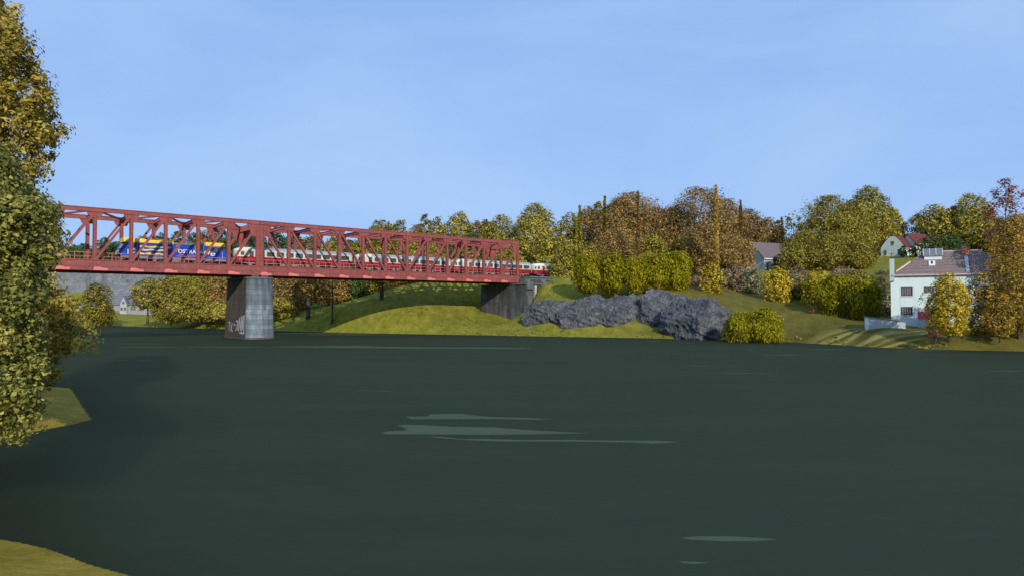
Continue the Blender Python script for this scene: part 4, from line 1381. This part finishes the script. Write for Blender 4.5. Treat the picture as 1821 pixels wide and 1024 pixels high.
# trees low under the left span
plant('olive', 170, 208, 503, 62, 'olive tree standing alone in front of the cliff, left of the slate roofed house')
plant('stemgold', 262, 195, 493, 66, 'slender golden tree with a bare trunk in front of the white walled house', base=569)
plant('olive', 304, 196, 489, 84, 'olive tree right of the slender bare trunked tree under the left span', base=572)
plant('olive', 350, 194, 484, 84, 'broad olive tree midway between the slender trunk and the pier', base=572)
plant('rust', 395, 196, 480, 66, 'rust brown tree touching the left side of the stone pier', base=568)
plant('gold', 330, 192, 528, 60, 'low golden bushy tree at the foot of the broad olive trees', base=573)
plant('gold', 385, 188, 535, 56, 'low golden bushy tree at the left foot of the stone pier', base=570)
plant('gold', 450, 205, 476, 80, 'golden green tree mostly behind the stone pier')
plant('rust', 515, 196, 470, 76, 'rust tree immediately right of the stone pier', base=568)
plant('gold', 500, 186, 528, 60, 'low golden tree at the right foot of the stone pier', base=570)
plant('stem', 548, 174, 424, 78, 'rust tree with a thick bare forked trunk, first trunk right of the pier', base=567)
plant('thin', 591, 166, 420, 50, 'slim olive tree with a thin bare trunk, second trunk right of the pier', base=571)
plant('rust', 585, 200, 468, 80, 'rust tree behind the thin second trunk on the grass slope')
plant('green', 626, 208, 468, 74, 'deep green tree low behind the grass slope, between second and third trunk')
plant('gold', 655, 214, 455, 70, 'golden tree low behind the grass ridge, left of the third trunk')
plant('stemgold', 679, 172, 392, 76, 'tall golden tree with a bare trunk on the grass ridge, third trunk from the pier', base=547)
plant('rust', 715, 205, 450, 80, 'rust tree behind the grass ridge between third and fourth trunk')
plant('thin', 755, 186, 381, 40, 'tall thin dark tree with a needle like bare trunk on the grass ridge', base=547)
plant('gold', 735, 225, 430, 80, 'golden tree low behind the second coach, right of the third trunk')
plant('gold', 775, 230, 440, 90, 'golden tree low behind the gap between second and third coach')
plant('gold', 840, 225, 440, 90, 'golden tree low behind the roof of the third coach')
# skyline over the right span
plant('gold', 669, 250, 392, 40, 'golden tree, first point of the skyline over the right truss span')
plant('gold', 691, 248, 394, 34, 'small golden tree between the first and third points of the skyline')
plant('gold', 709, 246, 391, 44, 'golden tree, third point of the skyline over the right truss span')
plant('rust', 743, 250, 399, 54, 'rust tree on the skyline just left of the thin dark tree')
plant('gold', 777, 240, 386, 48, 'golden tree on the skyline just right of the thin dark tree')
plant('gold', 817, 240, 376, 60, 'tall pointed golden tree on the skyline right of the small golden one')
plant('rust', 850, 246, 393, 56, 'rust tree on the skyline between two golden points, above the third coach')
plant('gold', 864, 242, 391, 38, 'small golden tree on the skyline right of the rust tree')
plant('green', 838, 225, 412, 90, 'bright green tree top showing just over the top chord of the right span')
plant('gold', 892, 218, 382, 76, 'broad golden tree above the right end of the truss')
plant('gold', 953, 208, 363, 92, 'tallest golden tree right behind the end of the truss')
plant('gold', 912, 200, 425, 80, 'golden tree behind the end portal of the truss')
plant('gold', 975, 196, 420, 84, 'golden tree behind the last coach')
plant('gold', 1008, 181, 434, 58, 'golden tree that hides the end of the last coach', base=520)
plant('gold', 1008, 176, 484, 62, 'low golden tree at the foot of the embankment beside the last coach', base=521)
plant('gold', 1014, 214, 376, 58, 'golden tree on the skyline left of the first slim column tree')
plant('rust', 1047, 228, 368, 62, 'rust tree on the skyline between the two left column trees')
plant('gold', 1064, 232, 358, 40, 'golden tree tucked beside the dark column tree')
plant('column', 1031, 176, 365, 7, 'pale yellow green column tree, leftmost of the very slim trees')
plant('column', 1076, 200, 349, 8, 'dark green tipped column tree, second of the very slim trees')
plant('rust', 1105, 216, 352, 100, 'rust dome tree right of the dark column tree')
plant('rust', 1122, 222, 344, 128, 'highest rust dome behind the thin brown column tree')
plant('columnrust', 1135.5, 172, 338, 6, 'thin brown column tree in front of the left rust dome')
plant('rust', 1168, 220, 368, 84, 'rust tree in the dip between the two rust domes')
plant('rust', 1204, 222, 365, 80, 'rust tree on the left shoulder of the right rust dome')
plant('rust', 1246, 214, 336, 146, 'largest rust dome on the skyline behind the ochre column tree')
plant('columnbright', 1274.5, 164, 327, 9, 'ochre column tree, brightest of the very slim trees')
plant('rust', 1294, 218, 354, 84, 'rust tree on the right shoulder of the largest rust dome')
plant('columnrust', 1318, 200, 355, 7, 'short brown column tree poking out right of the largest rust dome')
plant('rust', 1334, 220, 371, 72, 'rust tree above the roof of the grey house')
plant('rust', 1366, 228, 388, 62, 'low rust tree on the skyline right of the grey house')
plant('green', 1384, 232, 390, 36, 'small green tree beside the last short column tree')
plant('columnrust', 1391.5, 222, 386, 6, 'shortest brown column tree, rightmost of the very slim trees')
plant('rust', 1095, 186, 410, 92, 'rust tree rising behind the left lime bushes')
plant('gold', 1160, 186, 418, 70, 'golden tree rising behind the middle lime bushes')
plant('olive', 1212, 186, 420, 66, 'olive tree rising behind the right lime bushes')
plant('rust', 1252, 178, 398, 74, 'rust tree below the ochre column tree')
plant('rust', 1308, 176, 418, 66, 'rust tree overhanging the left corner of the grey house', base=486)
plant('gold', 1048, 182, 430, 60, 'golden tree behind the first lime bush')
plant('sparsegold', 1412, 216, 375, 56, 'sparse see through golden tree on the skyline')
plant('olive', 1432, 190, 412, 96, 'olive tree covering the right end of the grey house roof')
plant('olive', 1476, 200, 349, 128, 'large olive dome, highest olive tree on the skyline')
plant('gold', 1516, 204, 355, 74, 'golden tree filling the notch right of the large olive dome')
plant('gold', 1546, 248, 331, 74, 'tall pointed golden tree left of the rounded gable house')
plant('gold', 1580, 254, 366, 58, 'golden tree just above the rounded gable house')
plant('olive', 1424, 178, 432, 84, 'low olive tree right of the grey house windows')
plant('olive', 1478, 176, 412, 104, 'olive tree under the large olive dome')
plant('olive', 1526, 172, 430, 68, 'low olive tree at the left edge of the green hilltop')
plant('dark', 1385, 182, 452, 24, 'small dark green tree at the right corner of the grey house')
plant('dark', 1550, 236, 436, 34, 'dark green bushy tree left of the rounded gable house')
plant('dark', 1606, 222, 437, 16, 'small dark green bush against the side of the rounded gable house')
plant('dark', 1624, 222, 436, 18, 'dark green bush between the two far hilltop houses')
plant('gold', 1661, 244, 365, 80, 'golden tree right of the gap in the skyline above the white house')
plant('gold', 1694, 246, 367, 52, 'lower golden tree between the two golden points above the white house')
plant('gold', 1727, 238, 344, 78, 'tall pointed golden tree above the brick chimney')
plant('gold', 1760, 232, 384, 66, 'golden tree behind the sparse red topped tree')
plant('dark', 1653, 216, 419, 44, 'dark green tree over the roof light of the white house')
plant('dark', 1690, 214, 418, 54, 'broad dark green tree left of the brick chimney')
plant('gold', 1815, 225, 380, 90, 'golden tree at the right edge behind the sparse red leaves')
# right bank near
plant('sparse', 1792, 113, 320, 86, 'sparse red leaved tree top at the right edge against the sky')
plant('mixed', 1804, 106, 380, 84, 'orange and green tree overhanging the right end of the tiled roof', base=592)
plant('mixed', 1752, 100, 482, 84, 'orange and green bushy tree right of the round yellow tree', base=597)
plant('mixed', 1812, 97, 452, 66, 'yellowish tree cut by the right edge of the view', base=597)
plant('mixed', 1778, 96, 520, 60, 'low orange and green bush at the foot of the right edge trees', base=598)
plant('yellow', 1687, 98, 486, 80, 'round bright yellow tree standing in front of the white house', base=598)
plant('red', 1664, 96.5, 583, 26, 'low red bush at the foot of the round yellow tree', base=599)
plant('yellow', 1265, 150, 466, 42, 'dull yellow round tree right of the row of lime bushes', base=527)
plant('pale', 1288, 162, 478, 60, 'grey green bush between the dull yellow tree and the pink bush')
plant('pink', 1314, 160, 472, 62, 'pinkish bush below the left side of the grey house', base=520)
plant('pale', 1338, 157, 476, 52, 'grey green bush below the windows of the grey house', base=520)
plant('yellow', 1383, 145, 474, 54, 'yellow topped round tree on the slope under the grey house', base=541)
plant('pink', 1420, 152, 474, 64, 'pinkish bush between the two yellow topped trees')
plant('yellow', 1455, 139, 476, 56, 'yellow topped round tree beside the hillside lime bushes', base=556)
plant('red', 1445, 130, 544, 14, 'tiny red bush under the yellow topped tree beside the lime bushes', base=560)
plant('pink', 1497, 148, 474, 70, 'pinkish bush above the hillside lime bushes')
plant('lime', 1490, 129, 490, 78, 'lime yellow bush, left one of the hillside pair near the white house', base=573)
plant('lime', 1536, 125, 498, 72, 'lime yellow bush, right one of the hillside pair near the white house', base=576)
plant('olive', 1522, 140, 480, 84, 'olive bush behind the hillside lime bushes')
plant('pale', 1564, 134, 492, 60, 'grey green bush against the left wall of the white house', base=566)
plant('pink', 1240, 160, 488, 50, 'pinkish bush between the last lime bush and the dull yellow tree', base=523)
plant('pale', 1402, 150, 492, 46, 'grey green bush right beside the yellow topped tree under the grey house')
plant('lime', 1440, 146, 500, 50, 'small lime bush squeezed between the pinkish bush and a yellow topped tree')
plant('pale', 1580, 160, 500, 44, 'grey green bush behind the left wall of the white house')
plant('limelow', 1318, 119, 553, 70, 'lime bush at the water edge, left one of two', base=606)
plant('limelow', 1360, 117, 546, 72, 'lime bush at the water edge, right one of two', base=607)
for px, top, w, t in ((1046,454,58,'first lime bush of the row above the rocks, nearest the bridge'), (1088,451,59,'second lime bush of the row above the rocks'), (1128,459,50,'lime bush in the middle of the row above the rocks, shortest of the five'),
                      (1165,452,58,'fourth lime bush of the row above the rocks'), (1205,448,56,'last lime bush of the row, above the tallest rock')):
    plant('lime', px, 152, top, w, t, 'row of lime bushes above the rocks', base=521)
for l, g in LABELS.items():
    if len(g) > 1 and not all(g):
        print('DUPLICATE LABEL', l)

# ------------------------------------------------------------------ near trees at the left
def near_tree(name, label, poly, Y0, thick, nc, per, leaf, cr, mat, seed, trunk_px, holes=0.0):
    """crown volume whose outline seen from the bank follows poly; real depth about Y0"""
    rng = np.random.default_rng(seed)
    poly = np.array(poly, float)
    mn, mx = poly.min(0), poly.max(0)
    pts = []
    def inside(p):
        c = False
        n = len(poly)
        for i in range(n):
            a, b_ = poly[i], poly[(i + 1) % n]
            if (a[1] > p[1]) != (b_[1] > p[1]) and p[0] < a[0] + (p[1] - a[1]) * (b_[0] - a[0]) / (b_[1] - a[1]):
                c = not c
        return c
    def edge(p):
        d = 1e9
        n = len(poly)
        for i in range(n):
            a, b_ = poly[i], poly[(i + 1) % n]
            e = b_ - a; t = np.clip(np.dot(p - a, e) / (np.dot(e, e) + 1e-9), 0, 1)
            d = min(d, np.linalg.norm(p - a - t * e))
        return d
    while len(pts) < nc:
        p = rng.uniform(mn, mx)
        if inside(p):
            dpx = edge(p)
            dm = dpx * Y0 / F
            if dm < cr * .55:
                continue
            t = min(thick, math.sqrt(max(.01, dm * 3.0)))
            q = P(p[0], p[1], Y0)
            off = rng.uniform(-t, t)
            q = Vector((q.x * (1 + off / Y0), Y0 + off, H + (q.z - H) * (1 + off / Y0)))
            pts.append((q.x, q.y, q.z))
    cc = np.array(pts)
    root_xy = P(trunk_px, 545, Y0)
    g = gz(root_xy.x, Y0)
    root = empty(name, (root_xy.x, Y0, g))
    tag(root, label, 'tree')
    cc = cc - np.array([root_xy.x, Y0, g])
    crs = cr * rng.uniform(.6, 1.3, nc)
    gg = rng.normal(0, 1, (nc, per, 3)); gg /= np.linalg.norm(gg, axis=2)[:, :, None]
    rads = rng.uniform(.15, 1, (nc, per)) ** .7
    lp = cc[:, None, :] + gg * (rads * crs[:, None])[:, :, None]
    axis = np.array([0, 0, cc[:, 2].mean()])
    outw = gg * .9 + ((cc - axis) / (np.linalg.norm(cc - axis, axis=1)[:, None] + 1e-6))[:, None, :] * .5
    tone = .5 + rng.normal(0, .15, nc)[:, None] + rng.normal(0, .20, (nc, per))
    lp = lp.reshape(-1, 3)
    me = leaf_mesh('crown', lp, outw.reshape(-1, 3), leaf * rng.uniform(.6, 1.4, len(lp)), tone.ravel(), mat, rng)
    o = bpy.data.objects.new('crown', me); C.objects.link(o); o.parent = root
    # trunk with limbs reaching into the crown
    mb = MB()
    top = cc[:, 2].max() * .8
    prev = Vector((0, 0, -1)); r = .42
    rnd = random.Random(seed)
    stem = [prev]
    for i in range(1, 8):
        q = Vector((rnd.uniform(-.3, .3), rnd.uniform(-.3, .3), top * i / 7))
        mb.cyl(prev, q, r * (1 - .11 * (i - 1)), r * (1 - .11 * i), 10)
        prev = q; stem.append(q)
    for k in range(26):
        t = cc[rng.integers(0, nc)]
        s_ = stem[min(6, max(1, int(7 * (t[2] - 1.0) / max(top, 1))))]
        t = Vector(t)
        mid = s_.lerp(t, .5) + Vector((0, 0, .4))
        mb.cyl(s_, mid, .10, .06, 6); mb.cyl(mid, t, .06, .02, 6)
    mb.build('trunk', M['bark'], root, smooth=True)
    return root

near_tree('broadleaf_tree', 'tall ochre leaved tree at the left edge reaching above the bridge and over the water',
          [(-260,-160),(-60,-170),(-10,-60),(34,0),(52,40),(62,78),(76,110),(98,122),(106,142),(102,160),(114,178),(110,200),(130,228),(136,246),(112,256),(110,288),(92,296),(98,312),(70,318),(78,345),(60,380),(90,470),(128,486),(140,520),(148,560),(174,588),(170,622),(148,640),(130,632),(122,668),(96,690),(70,700),(30,700),(-60,720),(-260,720)],
          31, 2.6, 1300, 115, .085, .55, LEAF['near'], 11, -190)
near_tree('broadleaf_tree', 'nearer moss green tree at the left edge with branches drooping low over the water',
          [(-260,190),(-80,200),(0,250),(28,256),(40,300),(58,340),(96,352),(112,380),(122,410),(118,440),(108,472),(78,492),(84,520),(80,545),(92,565),(84,600),(88,640),(76,680),(86,715),(72,750),(66,775),(40,792),(34,812),(18,800),(0,775),(-80,770),(-260,760)],
          17, 1.6, 950, 120, .058, .36, LEAF['neargreen'], 12, -170)

# ------------------------------------------------------------------ rough grass on the far bank
def rough_grass():
    rng = np.random.default_rng(5)
    n = 60000
    px = rng.uniform(150, 1840, n); yy = 88 + 130 * rng.uniform(0, 1, n) ** 1.3
    xx = (px - 910.5) / F * yy
    sd = river_sd(xx, yy)
    keep = (sd > .15) & (sd < 60) & (((rng.uniform(0, 1, n) < .45) & (xx < 12)) | (sd < 2.0))
    xx, yy = xx[keep], yy[keep]
    patch = np.array([mnoise.noise(Vector((a * .12, b * .12, 1))) for a, b in zip(xx, yy)])
    k2 = patch > -.12
    xx, yy = xx[k2], yy[k2]
    zz = ground(xx, yy)
    m_ = len(xx)
    pts = np.stack([xx, yy, zz + .10], 1)
    out = np.tile(np.array([-.2, -.6, .9]), (m_, 1))
    me = leaf_mesh('grass', pts, out, rng.uniform(.12, .30, m_), .5 + rng.normal(0, .22, m_), LEAF['grass'], rng, 1.4)
    o = bpy.data.objects.new('grass', me); C.objects.link(o); o['kind'] = 'stuff'
rough_grass()

# ------------------------------------------------------------------ light and sky
SUN_DIR = Vector((0.30, -0.95, 0)).normalized()
EL = R(23)
sun = bpy.data.lights.new('sun', 'SUN'); sun.energy = 3.9; sun.angle = R(.55); sun.color = (1.0, .95, .86)
so = bpy.data.objects.new('sun', sun); C.objects.link(so)
v = Vector((SUN_DIR.x * math.cos(EL), SUN_DIR.y * math.cos(EL), math.sin(EL)))
so.rotation_euler = v.to_track_quat('Z', 'Y').to_euler()
so.location = (60, -60, 90)

w = bpy.data.worlds.new('World'); S.world = w; w.use_nodes = True
nt = w.node_tree
bg = nt.nodes['Background']
sky = nt.nodes.new('ShaderNodeTexSky'); sky.sky_type = 'NISHITA'; sky.sun_disc = False
sky.sun_elevation = EL; sky.sun_rotation = math.atan2(SUN_DIR.x, SUN_DIR.y)
sky.air_density = 1.0; sky.dust_density = 0.6; sky.ozone_density = 2.0
tc = nt.nodes.new('ShaderNodeTexCoord')
mp = nt.nodes.new('ShaderNodeMapping'); mp.inputs['Scale'].default_value = (1.2, 1.2, 3.4)
nt.links.new(tc.outputs['Generated'], mp.inputs[0])
cn = nt.nodes.new('ShaderNodeTexNoise'); cn.inputs['Scale'].default_value = 1.5; cn.inputs['Detail'].default_value = 7; cn.inputs['Roughness'].default_value = .55
cn.inputs['Distortion'].default_value = .4
nt.links.new(mp.outputs[0], cn.inputs['Vector'])
cl = ramp(nt, cn.outputs['Fac'], [(.42, (0, 0, 0)), (.72, (.6, .6, .6))])
hazy = mix(nt, 0.8, sky.outputs[0], (3.3, 5.45, 10.0))
skyc = mix(nt, cl, hazy, (4.5, 6.5, 9.7))
nt.links.new(skyc, bg.inputs['Color'])
bg.inputs['Strength'].default_value = .099
S.view_settings.view_transform = 'Standard'
S.view_settings.look = 'None'
S.view_settings.exposure = 0
S.view_settings.gamma = 1
S.view_settings.use_curve_mapping = False
S.cycles.max_bounces = 6
S.cycles.transparent_max_bounces = 4
